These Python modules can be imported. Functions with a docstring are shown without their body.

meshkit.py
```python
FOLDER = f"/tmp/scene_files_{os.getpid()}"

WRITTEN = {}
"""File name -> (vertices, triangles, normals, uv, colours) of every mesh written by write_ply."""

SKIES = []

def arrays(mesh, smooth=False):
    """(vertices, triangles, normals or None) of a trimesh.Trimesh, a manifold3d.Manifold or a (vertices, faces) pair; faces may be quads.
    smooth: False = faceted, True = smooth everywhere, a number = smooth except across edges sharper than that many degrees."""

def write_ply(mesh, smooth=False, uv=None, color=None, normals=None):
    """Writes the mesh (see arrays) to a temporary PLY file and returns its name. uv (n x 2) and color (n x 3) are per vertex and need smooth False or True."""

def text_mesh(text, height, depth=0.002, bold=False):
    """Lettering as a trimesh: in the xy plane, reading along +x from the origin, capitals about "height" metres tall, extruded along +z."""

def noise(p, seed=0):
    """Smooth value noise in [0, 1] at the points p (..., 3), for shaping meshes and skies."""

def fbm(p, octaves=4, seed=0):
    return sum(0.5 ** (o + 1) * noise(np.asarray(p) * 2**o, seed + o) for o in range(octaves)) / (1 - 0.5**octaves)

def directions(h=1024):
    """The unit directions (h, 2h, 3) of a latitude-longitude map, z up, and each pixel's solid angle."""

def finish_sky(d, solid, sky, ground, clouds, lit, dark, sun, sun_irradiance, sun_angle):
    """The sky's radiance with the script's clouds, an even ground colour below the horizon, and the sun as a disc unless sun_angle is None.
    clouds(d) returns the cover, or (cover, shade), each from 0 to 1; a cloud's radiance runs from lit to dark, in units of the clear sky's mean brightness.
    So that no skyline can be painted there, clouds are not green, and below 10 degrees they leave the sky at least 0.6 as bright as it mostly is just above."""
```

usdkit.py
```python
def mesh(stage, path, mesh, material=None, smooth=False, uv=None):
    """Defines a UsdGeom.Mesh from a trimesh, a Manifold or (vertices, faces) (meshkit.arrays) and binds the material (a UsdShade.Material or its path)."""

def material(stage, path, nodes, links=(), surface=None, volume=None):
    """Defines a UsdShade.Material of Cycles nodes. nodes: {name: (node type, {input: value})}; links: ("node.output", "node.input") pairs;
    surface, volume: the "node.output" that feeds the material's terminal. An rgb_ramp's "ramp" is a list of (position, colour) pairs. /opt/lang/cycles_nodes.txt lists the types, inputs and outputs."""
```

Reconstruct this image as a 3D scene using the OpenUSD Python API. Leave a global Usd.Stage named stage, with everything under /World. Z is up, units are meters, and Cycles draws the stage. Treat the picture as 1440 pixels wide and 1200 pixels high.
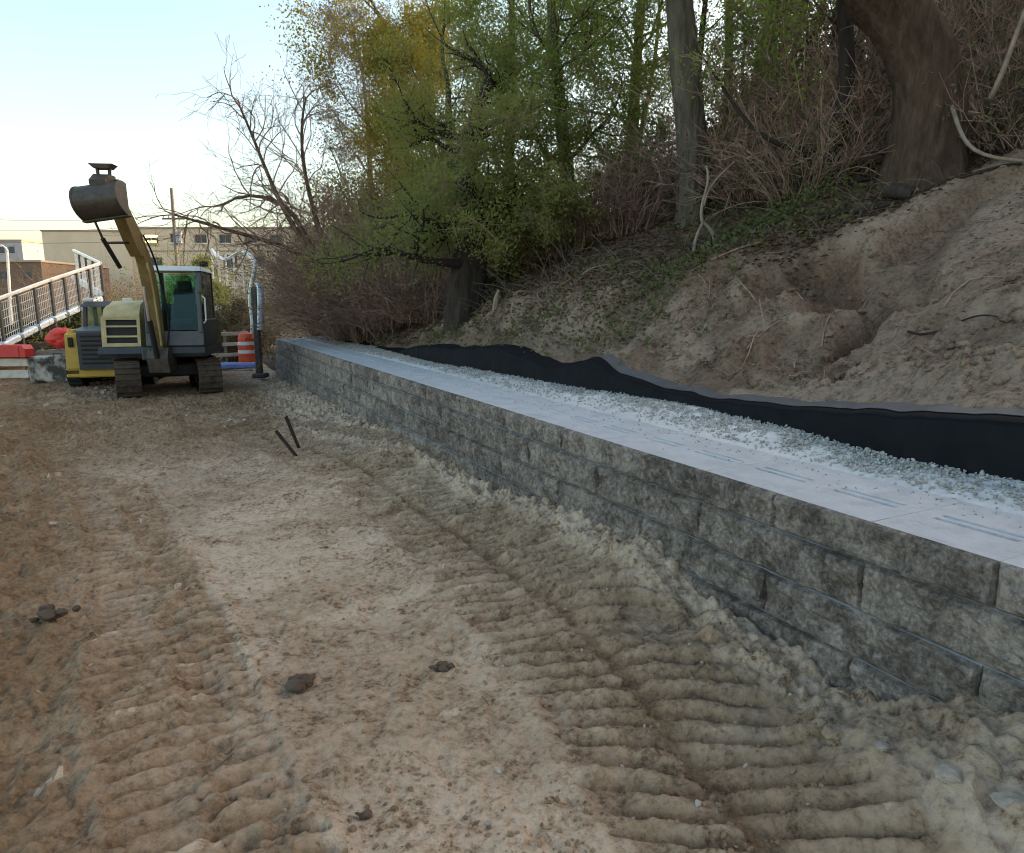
import math, random
import numpy as np, trimesh, manifold3d as m3
from scipy.spatial import cKDTree
from shapely.geometry import Polygon
from pxr import Usd, UsdGeom, UsdLux, UsdShade, Gf, Sdf, Vt
import usdkit, meshkit
from meshkit import fbm, noise

random.seed(7); RNG = np.random.default_rng(7)
stage = Usd.Stage.CreateInMemory()
UsdGeom.SetStageUpAxis(stage, UsdGeom.Tokens.z); UsdGeom.SetStageMetersPerUnit(stage, 1.0)
WORLD = UsdGeom.Xform.Define(stage, '/World'); stage.SetDefaultPrim(WORLD.GetPrim())
UsdGeom.Scope.Define(stage, '/World/Looks')

# ------------------------------------------------------------------ camera, sky, sun, exposure
F, CX, CY, HY, ZC = 950.0, 720.0, 600.0, 429.0, 1.85
PITCH = math.atan((CY - HY) / F)
cam = UsdGeom.Camera.Define(stage, '/World/camera')
cam.AddTranslateOp().Set(Gf.Vec3d(0, 0, ZC)); cam.AddRotateXOp().Set(90 - math.degrees(PITCH))
cam.CreateHorizontalApertureAttr(36.0); cam.CreateVerticalApertureAttr(36.0 * 853 / 1024)
cam.CreateFocalLengthAttr(36.0 * F / 1440); cam.CreateClippingRangeAttr(Gf.Vec2f(0.05, 5000))
cam.CreateExposureAttr(2.32)
SUN_EL, SUN_AZ = math.radians(7.0), math.radians(60.0)       # low, behind the wooded slope on the right
sky_mat = usdkit.material(stage, '/World/Looks/sky', {
    'sky': ('sky_texture', {'sky_type': 'single_scattering', 'sun_disc': False, 'sun_elevation': SUN_EL, 'sun_rotation': SUN_AZ,
                            'altitude': 150.0, 'air_density': 1.0, 'aerosol_density': 3.0, 'ozone_density': 0.8}),
    'bg': ('background_shader', {'strength': 0.14})}, [('sky.color', 'bg.color')], surface='bg.background')
dome = UsdLux.DomeLight.Define(stage, '/World/sky')
UsdShade.MaterialBindingAPI.Apply(dome.GetPrim()).Bind(sky_mat)
sun = UsdLux.DistantLight.Define(stage, '/World/sun')
sun.CreateNormalizeAttr(True); sun.CreateIntensityAttr(0.4); sun.CreateAngleAttr(110.0); sun.CreateColorAttr(Gf.Vec3f(1.0, .80, .58))
sun.AddRotateXYZOp().Set(Gf.Vec3f(90 - math.degrees(SUN_EL), 0, 180 - math.degrees(SUN_AZ)))

def ray(x, y):
    dx, dy, dz = x - CX, F, -(y - CY); c, s = math.cos(PITCH), math.sin(PITCH)
    return np.array([dx, dy * c + dz * s, -dy * s + dz * c])
W = ray(233, 429); W /= np.linalg.norm(W); NV = np.array([W[1], -W[0], 0])   # along the wall, and to its right
def at(x, y, z):
    r = ray(x, y); return r * ((z - ZC) / r[2]) + [0, 0, ZC]
def atY(x, y, Y):
    r = ray(x, y); return r * (Y / r[1]) + [0, 0, ZC]
def P(u, v, z): return u * W + v * NV + np.array([0, 0, z])
def PP(u, v, z):
    u, v, z = np.broadcast_arrays(u, v, z); return u[..., None] * W + v[..., None] * NV + z[..., None] * np.array([0, 0, 1.0])
def UV(p): p = np.asarray(p); return p @ W, p @ NV

# ------------------------------------------------------------------ scene helpers
USED = {}
def path_of(name, parent):
    base = parent or '/World'; key = base + '/' + name
    k = USED.get(key, -1) + 1; USED[key] = k
    return key if k == 0 else f'{key}_{k:03d}'
def tag(prim, label=None, cat=None, group=None, kind=None):
    prim = prim.GetPrim() if hasattr(prim, 'GetPrim') else prim
    for k, v in (('label', label), ('category', cat), ('group', group), ('kind', kind)):
        if v: prim.SetCustomDataByKey(k, v)
    return prim
def obj(name, mesh, mat, parent=None, smooth=False, attrs=None, label=None, cat=None, group=None, kind=None):
    pp = str(parent.GetPath()) if parent is not None else None
    p = path_of(name, pp)
    m = usdkit.mesh(stage, p, mesh, mat, smooth)
    for k, a in (attrs or {}).items():
        UsdGeom.PrimvarsAPI(m).CreatePrimvar(k, Sdf.ValueTypeNames.FloatArray, 'vertex').Set(Vt.FloatArray.FromNumpy(np.asarray(a, np.float32)))
    tag(m, label, cat, group, kind)
    return m.GetPrim()
def thing(name, label, cat, loc=(0, 0, 0), rz=0, group=None):
    x = UsdGeom.Xform.Define(stage, path_of(name, None))
    x.AddTranslateOp().Set(Gf.Vec3d(*map(float, loc)))
    if rz: x.AddRotateZOp().Set(float(math.degrees(rz)))
    return tag(x, label, cat, group)

# ------------------------------------------------------------------ mesh helpers
def cat_m(ms):
    vs, fs, n = [], [], 0
    for m in ms:
        v, f = (m.vertices, m.faces) if hasattr(m, 'vertices') else m
        vs.append(np.asarray(v)); fs.append(np.asarray(f) + n); n += len(v)
    return np.vstack(vs), np.vstack(fs)
def rot(axis, deg):
    return trimesh.transformations.rotation_matrix(math.radians(deg), axis)[:3, :3]
def cbox(size, c=(0, 0, 0), ch=.015, R=None):
    s = np.asarray(size, float) / 2; ch = min(ch, s.min() * .45); pts = []
    for sx in (-1, 1):
        for sy in (-1, 1):
            for sz in (-1, 1):
                for k in range(3):
                    q = s - ch; q[k] = s[k]; pts.append(q * [sx, sy, sz])
    m = trimesh.convex.convex_hull(np.array(pts)); v = np.array(m.vertices)
    if R is not None: v = v @ R.T
    return v + np.asarray(c), np.array(m.faces)
def hull(pts):
    m = trimesh.convex.convex_hull(np.asarray(pts, float)); return np.array(m.vertices), np.array(m.faces)
def beam(a, b, w, h, ch=.01, up=(0, 0, 1)):
    a, b = np.asarray(a, float), np.asarray(b, float); d = b - a; L = np.linalg.norm(d); x = d / L
    y = np.cross(up, x); y /= np.linalg.norm(y) + 1e-9; z = np.cross(x, y)
    return cbox((L, w, h), (a + b) / 2, ch, np.stack([x, y, z], 1))
def tube(pts, r, n=8, cap=True):
    p = np.asarray(pts, float); k = len(p); r = np.broadcast_to(np.asarray(r, float), (k,))
    t = np.gradient(p, axis=0); t /= np.linalg.norm(t, axis=1, keepdims=True) + 1e-12
    ref = np.array([0, 0, 1.0]) if abs(t[0, 2]) < .9 else np.array([1.0, 0, 0])
    A = np.zeros_like(p); a = np.cross(t[0], ref); a /= np.linalg.norm(a)
    for i in range(k):
        a = a - t[i] * (a @ t[i]); a /= np.linalg.norm(a) + 1e-12; A[i] = a
    B = np.cross(t, A); an = np.arange(n) * 2 * math.pi / n
    v = p[:, None] + r[:, None, None] * (np.cos(an)[None, :, None] * A[:, None] + np.sin(an)[None, :, None] * B[:, None])
    v = v.reshape(-1, 3); f = []
    i, j = np.meshgrid(np.arange(k - 1), np.arange(n), indexing='ij')
    q = np.stack([i * n + j, i * n + (j + 1) % n, (i + 1) * n + (j + 1) % n, (i + 1) * n + j], -1).reshape(-1, 4)
    f = np.vstack([q[:, [0, 1, 2]], q[:, [0, 2, 3]]])
    if cap:
        v = np.vstack([v, p[0], p[-1]]); c0, c1 = len(v) - 2, len(v) - 1; jj = np.arange(n)
        f = np.vstack([f, np.stack([np.full(n, c0), (jj + 1) % n, jj], 1), np.stack([np.full(n, c1), (k - 1) * n + jj, (k - 1) * n + (jj + 1) % n], 1)])
    return v, f
def prism(poly, width, y0=None):
    """an (x, z) outline extruded along y, centred on y=0 (or starting at y0)"""
    m = trimesh.creation.extrude_polygon(Polygon(poly), width, engine='earcut'); v = np.array(m.vertices)
    y = v[:, 2] + (-width / 2 if y0 is None else y0)
    return np.stack([v[:, 0], y, v[:, 1]], 1), np.array(m.faces)[:, ::-1]
def cyl(r, a, b, n=20): return tube([a, b], [r, r], n)
def rock(r, seed, sub=2, sq=(1, 1, .7), rough=.35):
    m = trimesh.creation.icosphere(sub, 1.0); v = np.array(m.vertices)
    rg = np.random.default_rng(seed)
    for _ in range(9):                                   # flat broken faces
        d = rg.normal(size=3); d /= np.linalg.norm(d); h = rg.uniform(.62, .92); e = v @ d; over = np.maximum(e - h, 0); v = v - over[:, None] * d
    v *= (1 + rough * (fbm(v * 1.7 + seed * 3.1, 3, seed) - .5))[:, None]
    return v * np.asarray(sq) * r, np.array(m.faces)
def leaves(c, size, seed, up=0.0, asp=.55, fold=.25):
    """diamond leaves: centres (n,3), sizes; up: 0 = any direction, 1 = lying flat"""
    rg = np.random.default_rng(seed); n = len(c); size = np.broadcast_to(size, (n,))
    nrm = rg.normal(size=(n, 3)); nrm /= np.linalg.norm(nrm, axis=1, keepdims=True)
    nrm = nrm * (1 - up) + np.array([0, 0, 1.0]) * up * 1.3; nrm /= np.linalg.norm(nrm, axis=1, keepdims=True)
    a = np.cross(nrm, rg.normal(size=(n, 3))); a /= np.linalg.norm(a, axis=1, keepdims=True); b = np.cross(nrm, a)
    L, Wd = size[:, None] * .5, size[:, None] * .5 * asp
    v = np.stack([c - a * L, c + b * Wd + nrm * L * fold, c + a * L, c - b * Wd + nrm * L * fold], 1).reshape(-1, 3)
    k = np.arange(n)[:, None] * 4
    return v, np.vstack([k + [0, 1, 2], k + [0, 2, 3]])
def grid_faces(nu, nv):
    i, j = np.meshgrid(np.arange(nu - 1), np.arange(nv - 1), indexing='ij')
    q = np.stack([i * nv + j, (i + 1) * nv + j, (i + 1) * nv + j + 1, i * nv + j + 1], -1).reshape(-1, 4)
    return np.vstack([q[:, [0, 1, 2]], q[:, [0, 2, 3]]])
def sstep(x, a, b): t = np.clip((x - a) / (b - a), 0, 1); return t * t * (3 - 2 * t)
def smooth_path(pts, n=240):
    from scipy.interpolate import splprep, splev
    pts = np.asarray(pts, float); tck, _ = splprep(pts.T, s=0, k=min(3, len(pts) - 1)); return np.stack(splev(np.linspace(0, 1, n), tck), 1)

# ------------------------------------------------------------------ materials
def mat(name, stops, scale=6, detail=6, rough=.8, bump=0.0, bscale=None, bdist=.02, spec=.3, metal=0.0, coords='geometry.position', stretch=None, extra=None, rvar=0):
    """noise-coloured principled material; stops = colours of a ramp"""
    co = 'geo' if coords == 'geometry.position' else 'tc'
    nodes = {'geo': ('geometry', {}), 'tc': ('texture_coordinate', {}), 'n': ('noise_texture', {'scale': scale, 'detail': float(detail), 'roughness': .62}),
             'r': ('rgb_ramp', {'ramp': [(.28 + .44 * i / max(1, len(stops) - 1), c) for i, c in enumerate(stops)]}),
             'p': ('principled_bsdf', {'roughness': rough, 'specular_ior_level': spec, 'metallic': metal})}
    src = 'geo.position' if co == 'geo' else 'tc.object'
    links = [('n.fac', 'r.fac'), ('r.color', 'p.base_color')]
    if stretch:
        nodes['mp'] = ('mapping', {'scale': stretch}); links += [(src, 'mp.vector')]; src = 'mp.vector'
    links.append((src, 'n.vector'))
    if bump:
        nodes['bn'] = ('noise_texture', {'scale': bscale or scale * 4, 'detail': 6.0, 'roughness': .65}); nodes['b'] = ('bump', {'strength': bump, 'distance': bdist})
        links += [(src, 'bn.vector'), ('bn.fac', 'b.height'), ('b.normal', 'p.normal')]
    return usdkit.material(stage, '/World/Looks/' + name, nodes, links, surface='p.BSDF')
def leafmat(name, stops, trans=.35):
    nodes = {'geo': ('geometry', {}), 'r': ('rgb_ramp', {'ramp': stops}), 'p': ('principled_bsdf', {'roughness': .6, 'specular_ior_level': .25}),
             't': ('translucent_bsdf', {}), 'm': ('mix_closure', {'fac': trans})}
    return usdkit.material(stage, '/World/Looks/' + name, nodes, [('geo.random_per_island', 'r.fac'), ('r.color', 'p.base_color'), ('r.color', 't.color'),
                           ('p.BSDF', 'm.closure1'), ('t.BSDF', 'm.closure2')], surface='m.closure')
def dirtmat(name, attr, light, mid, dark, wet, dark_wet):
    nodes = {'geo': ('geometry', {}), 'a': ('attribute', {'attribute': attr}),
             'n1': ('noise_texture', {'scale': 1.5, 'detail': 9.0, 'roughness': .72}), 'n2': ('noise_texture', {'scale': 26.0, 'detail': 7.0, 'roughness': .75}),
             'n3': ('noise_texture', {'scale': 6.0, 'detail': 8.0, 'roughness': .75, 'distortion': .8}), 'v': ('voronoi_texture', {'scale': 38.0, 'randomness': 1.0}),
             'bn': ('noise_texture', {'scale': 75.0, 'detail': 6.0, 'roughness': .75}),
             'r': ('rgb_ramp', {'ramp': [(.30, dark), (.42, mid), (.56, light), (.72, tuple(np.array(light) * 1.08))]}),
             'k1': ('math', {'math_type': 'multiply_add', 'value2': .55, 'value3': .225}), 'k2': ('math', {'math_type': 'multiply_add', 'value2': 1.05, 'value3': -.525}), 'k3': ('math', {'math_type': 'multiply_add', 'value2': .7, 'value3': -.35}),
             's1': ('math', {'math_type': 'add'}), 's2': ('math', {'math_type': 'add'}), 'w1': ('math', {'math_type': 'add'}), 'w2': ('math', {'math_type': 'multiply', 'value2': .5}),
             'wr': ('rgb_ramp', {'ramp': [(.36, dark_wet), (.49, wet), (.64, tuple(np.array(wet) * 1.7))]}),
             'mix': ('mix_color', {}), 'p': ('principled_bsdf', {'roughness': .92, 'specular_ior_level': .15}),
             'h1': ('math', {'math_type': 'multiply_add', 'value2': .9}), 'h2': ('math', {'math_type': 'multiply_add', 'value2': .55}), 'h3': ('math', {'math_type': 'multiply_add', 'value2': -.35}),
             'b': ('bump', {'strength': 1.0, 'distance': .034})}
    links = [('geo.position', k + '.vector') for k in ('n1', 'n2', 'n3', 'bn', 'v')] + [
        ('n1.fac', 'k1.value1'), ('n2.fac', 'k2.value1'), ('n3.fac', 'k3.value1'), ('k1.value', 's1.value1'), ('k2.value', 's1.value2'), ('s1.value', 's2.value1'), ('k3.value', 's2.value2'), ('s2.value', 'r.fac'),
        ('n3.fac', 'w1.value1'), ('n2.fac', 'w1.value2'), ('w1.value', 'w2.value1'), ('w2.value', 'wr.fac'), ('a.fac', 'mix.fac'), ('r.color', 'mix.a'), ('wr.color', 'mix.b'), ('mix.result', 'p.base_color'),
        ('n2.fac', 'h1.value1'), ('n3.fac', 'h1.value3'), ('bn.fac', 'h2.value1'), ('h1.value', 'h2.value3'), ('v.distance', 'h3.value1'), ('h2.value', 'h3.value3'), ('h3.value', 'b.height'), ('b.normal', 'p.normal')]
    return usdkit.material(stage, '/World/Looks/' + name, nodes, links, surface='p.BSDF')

M = {}
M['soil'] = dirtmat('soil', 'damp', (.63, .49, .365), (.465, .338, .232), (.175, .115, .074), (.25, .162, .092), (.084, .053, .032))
M['bank'] = dirtmat('bank_soil', 'litter', (.34, .258, .19), (.23, .168, .12), (.09, .063, .045), (.125, .08, .052), (.052, .035, .025))
M['clod'] = mat('clod', [(.13, .09, .06), (.27, .2, .14), (.38, .3, .22)], 9, 6, .95, .6, 40)
M['stone'] = mat('stone', [(.16, .135, .11), (.29, .25, .205), (.38, .34, .285)], 12, 6, .85, .4, 50)
M['dark_clod'] = mat('dark_clod', [(.05, .035, .025), (.1, .07, .05)], 12, 6, .9, .5, 50)
M['block'] = mat('block_face', [(.075, .068, .062), (.17, .155, .138), (.27, .25, .225)], 7, 8, .92, .9, 38, .02)
M['block_top'] = mat('block_top', [(.40, .40, .41), (.50, .50, .505), (.57, .57, .57)], 5, 8, .85, .25, 90, .006)
M['gravel'] = mat('gravel', [(.14, .132, .122), (.28, .27, .253), (.42, .41, .39)], 25, 3, .85, .3, 90, .01)
M['dust'] = mat('stone_dust', [(.38, .38, .385), (.48, .48, .485), (.55, .55, .555)], 9, 8, .9, .6, 120, .01)
M['fabric'] = mat('black_fabric', [(.003, .0035, .005), (.006, .0065, .009)], 4, 5, .8, .25, 25, .01, .12)
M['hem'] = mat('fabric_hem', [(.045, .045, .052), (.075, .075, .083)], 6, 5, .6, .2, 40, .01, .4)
M['bark'] = mat('bark', [(.05, .035, .025), (.105, .075, .05), (.16, .12, .085)], 5, 8, .92, .9, 11, .04, .2, stretch=(3, 3, .5))
M['bark_brown'] = mat('bark_brown', [(.035, .022, .014), (.068, .044, .028), (.105, .072, .047)], 6, 9, .92, 1.0, 14, .06, .2, stretch=(3, 3, .7))
M['bark_grey'] = mat('bark_grey', [(.04, .036, .026), (.085, .075, .053), (.125, .11, .08)], 5, 8, .92, .9, 12, .04, .2, stretch=(3, 3, .5))
M['bark_dark'] = mat('bark_dark', [(.022, .017, .014), (.045, .036, .03)], 7, 7, .92, .9, 16, .03, .2, stretch=(3, 3, .5))
M['twig'] = mat('twig', [(.13, .082, .06), (.24, .155, .115), (.35, .25, .195)], 4, 4, .9)
M['twig_grey'] = mat('twig_grey', [(.09, .075, .065), (.15, .13, .115)], 4, 4, .9)
M['pale_wood'] = mat('pale_wood', [(.12, .095, .07), (.24, .195, .14)], 9, 6, .85, .5, 30)
M['leaf_green'] = leafmat('leaf_green', [(0, (0.159, 0.215, 0.04)), (0.5, (0.285, 0.342, 0.063)), (1, (0.46, 0.476, 0.111))], .5)
M['leaf_deep'] = leafmat('leaf_deep', [(0, (0.198, 0.218, 0.059)), (0.5, (0.316, 0.325, 0.093)), (1, (0.489, 0.459, 0.151))], .5)
M['leaf_yellow'] = leafmat('leaf_yellow', [(0, (0.23, 0.19, 0.023)), (0.5, (0.391, 0.305, 0.034)), (1, (0.529, 0.402, 0.057))], .5)
M['leaf_olive'] = leafmat('leaf_olive', [(0, (0.101, 0.092, 0.042)), (0.5, (0.168, 0.151, 0.067)), (1, (0.235, 0.21, 0.092))], .5)
M['leaf_grey'] = leafmat('leaf_grey', [(0, (0.138, 0.131, 0.094)), (0.5, (0.213, 0.206, 0.15)), (1, (0.3, 0.288, 0.206))], .5)
M['leaf_brown'] = leafmat('leaf_brown', [(0, (0.11, 0.066, 0.042)), (0.35, (0.209, 0.127, 0.077)), (0.7, (0.308, 0.198, 0.121)), (1, (0.44, 0.319, 0.198))], .15)
M['litter'] = leafmat('litter', [(0, (0.09, 0.058, 0.036)), (0.45, (0.19, 0.123, 0.073)), (0.8, (0.314, 0.224, 0.134)), (0.95, (0.47, 0.381, 0.246)), (1, (0.62, 0.582, 0.47))], .1)
M['leaf_cover'] = leafmat('leaf_cover', [(0, (.09, .10, .035)), (.6, (.19, .18, .07)), (1, (.34, .30, .15))], .3)
M['grass'] = leafmat('grass', [(0, (.05, .07, .02)), (.6, (.09, .105, .035)), (1, (.16, .15, .06))], .25)
def plain(name, c, rough=.45, metal=0.0, spec=.5, var=.18, scale=5, bump=0):
    c = np.array(c); return mat(name, [tuple(c * (1 - var)), tuple(c), tuple(np.minimum(c * (1 + var), 1))], scale, 6, rough, bump, 40, .005, spec, metal)

# ------------------------------------------------------------------ ground
ZT = .95; V0 = 2.586                                     # wall top height, lateral place of its upper front edge
HB_U = [-8, .8, 1.13, 1.42, 1.57, 1.82, 2.15, 2.64, 2.88, 3.08, 3.68, 5.37, 8.37, 13.5, 19.3, 24, 60]
HB_Z = [.45, .46, .44, .35, .27, .16, .25, .28, .36, .46, .38, .25, .2, .04, -.08, 0, 0]
def pix_path(pts): return smooth_path([UV(at(x, y, 0)) for x, y in pts])
TRACKS = [  # path in the ground plane, half width, ridge pitch, depth, ridge height, chevron
    (pix_path([(1130, 1290), (985, 1100), (835, 935), (710, 820), (585, 720), (470, 650), (330, 605), (130, 578), (-60, 566)]), .47, .135, .05, .040, .10, -.55),
    (pix_path([(300, 1290), (255, 1090), (222, 960), (205, 860), (180, 765), (140, 695), (70, 635), (-60, 590)]), .27, .125, .045, .036, .12, -.12),
    (pix_path([(420, 1290), (345, 1100), (300, 950), (255, 830), (215, 740), (190, 690)]), .17, .125, .035, .032, .12, -.1),
    (pix_path([(700, 700), (560, 640), (430, 600), (300, 580), (140, 566), (0, 556)]), .2, .14, .03, .025, .2, -.3)]
def ground_z(u, v, detail=True):
    u, v = np.asarray(u, float), np.asarray(v, float)
    q = np.stack([u, v, np.zeros_like(u)], -1)
    d = np.maximum(V0 - .01 - v, 0)
    near = sstep(u, 24, 18) * sstep(v, -9, -5)
    berm = np.interp(u, HB_U, HB_Z) * np.exp(-(d / (.62 + .25 * noise(q * .8, 5))) ** 1.6)
    z = berm + near * .14 * (fbm(q * .55, 3, 2) - .5)
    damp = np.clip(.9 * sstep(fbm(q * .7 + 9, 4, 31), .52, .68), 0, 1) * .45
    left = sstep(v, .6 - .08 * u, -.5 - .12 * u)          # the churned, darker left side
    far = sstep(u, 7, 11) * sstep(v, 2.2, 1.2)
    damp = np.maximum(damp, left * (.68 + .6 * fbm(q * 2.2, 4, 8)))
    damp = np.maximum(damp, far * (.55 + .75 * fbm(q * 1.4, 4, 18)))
    if not detail: return z
    lump = fbm(q * 2.6, 4, 3) - .5; cl = np.abs(fbm(q * 5.5, 4, 4) - .5) * 2; fine = fbm(q * 17, 4, 6) - .5; grit = np.abs(noise(q * 34, 26) - .5)
    rough = .42 + 1.0 * left + 1.1 * np.exp(-(d / 1.0) ** 2) + .7 * far
    crumb = np.maximum(noise(q * 27 + 3, 71) - .55, 0) * sstep(fbm(q * 2.1, 3, 72), .45, .6)
    noise_ = near * rough * (.075 * lump + .055 * (cl - .25) + .06 * fine + .016 * grit + .05 * crumb)
    z = z + noise_; noise_ = noise_.reshape(-1)
    st = sstep(fbm(q * 3.3 + 4, 3, 44), .55, .62)          # crusted shards
    z = z + near * st * .022 * (noise(q * np.array([13, 21, 1]), 9) - .3)
    for k, (pth, hw, pitch, dep, amp, chev, skew) in enumerate(TRACKS):
        tree = cKDTree(pth); dist, idx = tree.query(np.stack([u.ravel(), v.ravel()], 1), distance_upper_bound=hw * 2.2)
        ok = np.isfinite(dist); i = idx[ok]
        tan = np.gradient(pth, axis=0); tan /= np.linalg.norm(tan, axis=1, keepdims=True)
        S = np.r_[0, np.cumsum(np.linalg.norm(np.diff(pth, axis=0), axis=1))]
        rel = np.stack([u.ravel()[ok], v.ravel()[ok]], 1) - pth[i]
        t = rel[:, 0] * tan[i, 1] - rel[:, 1] * tan[i, 0]; s = S[i] + (rel * tan[i]).sum(1)
        qq = q.reshape(-1, 3)[ok]; n1 = fbm(qq * 2.3, 3, 51 + k); n2 = noise(qq * 6, 61 + k)
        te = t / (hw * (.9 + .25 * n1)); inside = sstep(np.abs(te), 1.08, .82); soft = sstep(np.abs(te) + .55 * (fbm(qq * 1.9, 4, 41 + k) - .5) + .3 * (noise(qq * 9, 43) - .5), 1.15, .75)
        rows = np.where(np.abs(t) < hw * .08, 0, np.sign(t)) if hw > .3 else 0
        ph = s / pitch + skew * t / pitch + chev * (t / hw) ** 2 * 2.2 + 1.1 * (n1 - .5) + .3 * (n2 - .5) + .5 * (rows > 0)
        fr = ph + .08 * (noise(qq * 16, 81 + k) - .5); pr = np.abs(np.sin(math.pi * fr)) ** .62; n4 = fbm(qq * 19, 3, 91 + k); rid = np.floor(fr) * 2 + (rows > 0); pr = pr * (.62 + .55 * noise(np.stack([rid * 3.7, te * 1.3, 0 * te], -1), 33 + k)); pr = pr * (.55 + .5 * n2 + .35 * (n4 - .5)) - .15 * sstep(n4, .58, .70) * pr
        if hw > .3: pr = pr * (1 - .7 * np.exp(-(t / (hw * .1)) ** 2))
        keep = sstep(n1, .30, .5)
        dz = inside * (-dep + .014 * (n4 - .5) + .008 * (noise(qq * 38, 15) - .5) + amp * 2.35 * pr * (.35 + .65 * keep)) + .022 * np.exp(-((np.abs(te) - 1.12) / .2) ** 2) * n1 * 2 * n2
        zf = z.reshape(-1).copy(); base = zf[ok]; low = near.reshape(-1)[ok]
        zf[ok] = base + low * dz - .85 * inside * noise_[ok]; z = zf.reshape(z.shape)
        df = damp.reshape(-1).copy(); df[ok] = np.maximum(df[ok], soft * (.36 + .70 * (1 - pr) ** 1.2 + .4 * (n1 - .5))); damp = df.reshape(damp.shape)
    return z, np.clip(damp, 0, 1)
uu = [-700, -300, -120, -50, -20, -8, -3, -1, 0, .4]; x = .6; 
while x < 26: uu.append(x); x += .0105 + .0038 * max(x - 1.5, 0)
while x < 900: uu.append(x); x *= 1.12
vv = [-900, -400, -180, -90, -50, -32, -22, -16, -12, -9, -7.5]; x = -6.2
while x < -2.0: vv.append(x); x += .05
while x < V0 + .09: vv.append(x); x += .0125
uu, vv = np.array(uu), np.array(vv)
U, V = np.meshgrid(uu, vv, indexing='ij')
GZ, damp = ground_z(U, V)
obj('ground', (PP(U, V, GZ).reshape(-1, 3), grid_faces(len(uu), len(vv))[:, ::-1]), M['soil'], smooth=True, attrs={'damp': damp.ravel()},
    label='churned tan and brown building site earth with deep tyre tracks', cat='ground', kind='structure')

# ------------------------------------------------------------------ hillside
FB_U = np.array([-9, .5, 1.72, 2.02, 2.29, 2.67, 3.08, 3.65, 4.58, 5.32, 6.1, 7.74, 9.6, 14.1, 18.7, 21, 60])
FB_V = np.array([3.6, 3.62, 3.66, 3.6, 3.6, 3.65, 3.78, 3.86, 3.93, 3.84, 3.75, 3.66, 3.5, 3.7, 3.5, 3.3, 3.2])
FT = []                                                  # (place along the wall, height of the fabric's upper edge)
for px, py in [(1440, 588), (1340, 585), (1250, 582), (1170, 578), (1100, 573), (1000, 562), (920, 545), (870, 526), (850, 508), (838, 502), (820, 511), (800, 514), (770, 513), (740, 502), (710, 490), (640, 490), (590, 487), (565, 494), (520, 488)]:
    u = 4.0; r = ray(px, py)
    for _ in range(30): p_ = r * ((np.interp(u, FB_U, FB_V) + .10) / (r @ NV)); u = .5 * u + .5 * (p_ @ W)
    FT.append((u, p_[2] + ZC - ZT))
FT = [(-3, FT[0][1])] + FT + [(16.5, .10), (60, .05)]; FTU, FTH = np.array(FT).T
VB_U = [-9, 2.8, 3.7, 4.3, 4.6, 5.2, 6.4, 8, 12, 20, 60]; VB_V = [12.0, 11.5, 10.2, 8.6, 7.2, 6.0, 5.1, 4.7, 4.3, 3.8, 3.3]
SCOOP_AT = [(1172, 362, .40, .26, .50), (1262, 372, .22, .42, .55), (1105, 388, .30, .18, .32), (1318, 365, .22, .2, .22), (1215, 395, .2, .3, .25), (1035, 415, .3, .16, .2), (1400, 420, .3, .18, .16), (1150, 440, .35, .2, .18)]; SCOOPS = []
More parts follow.
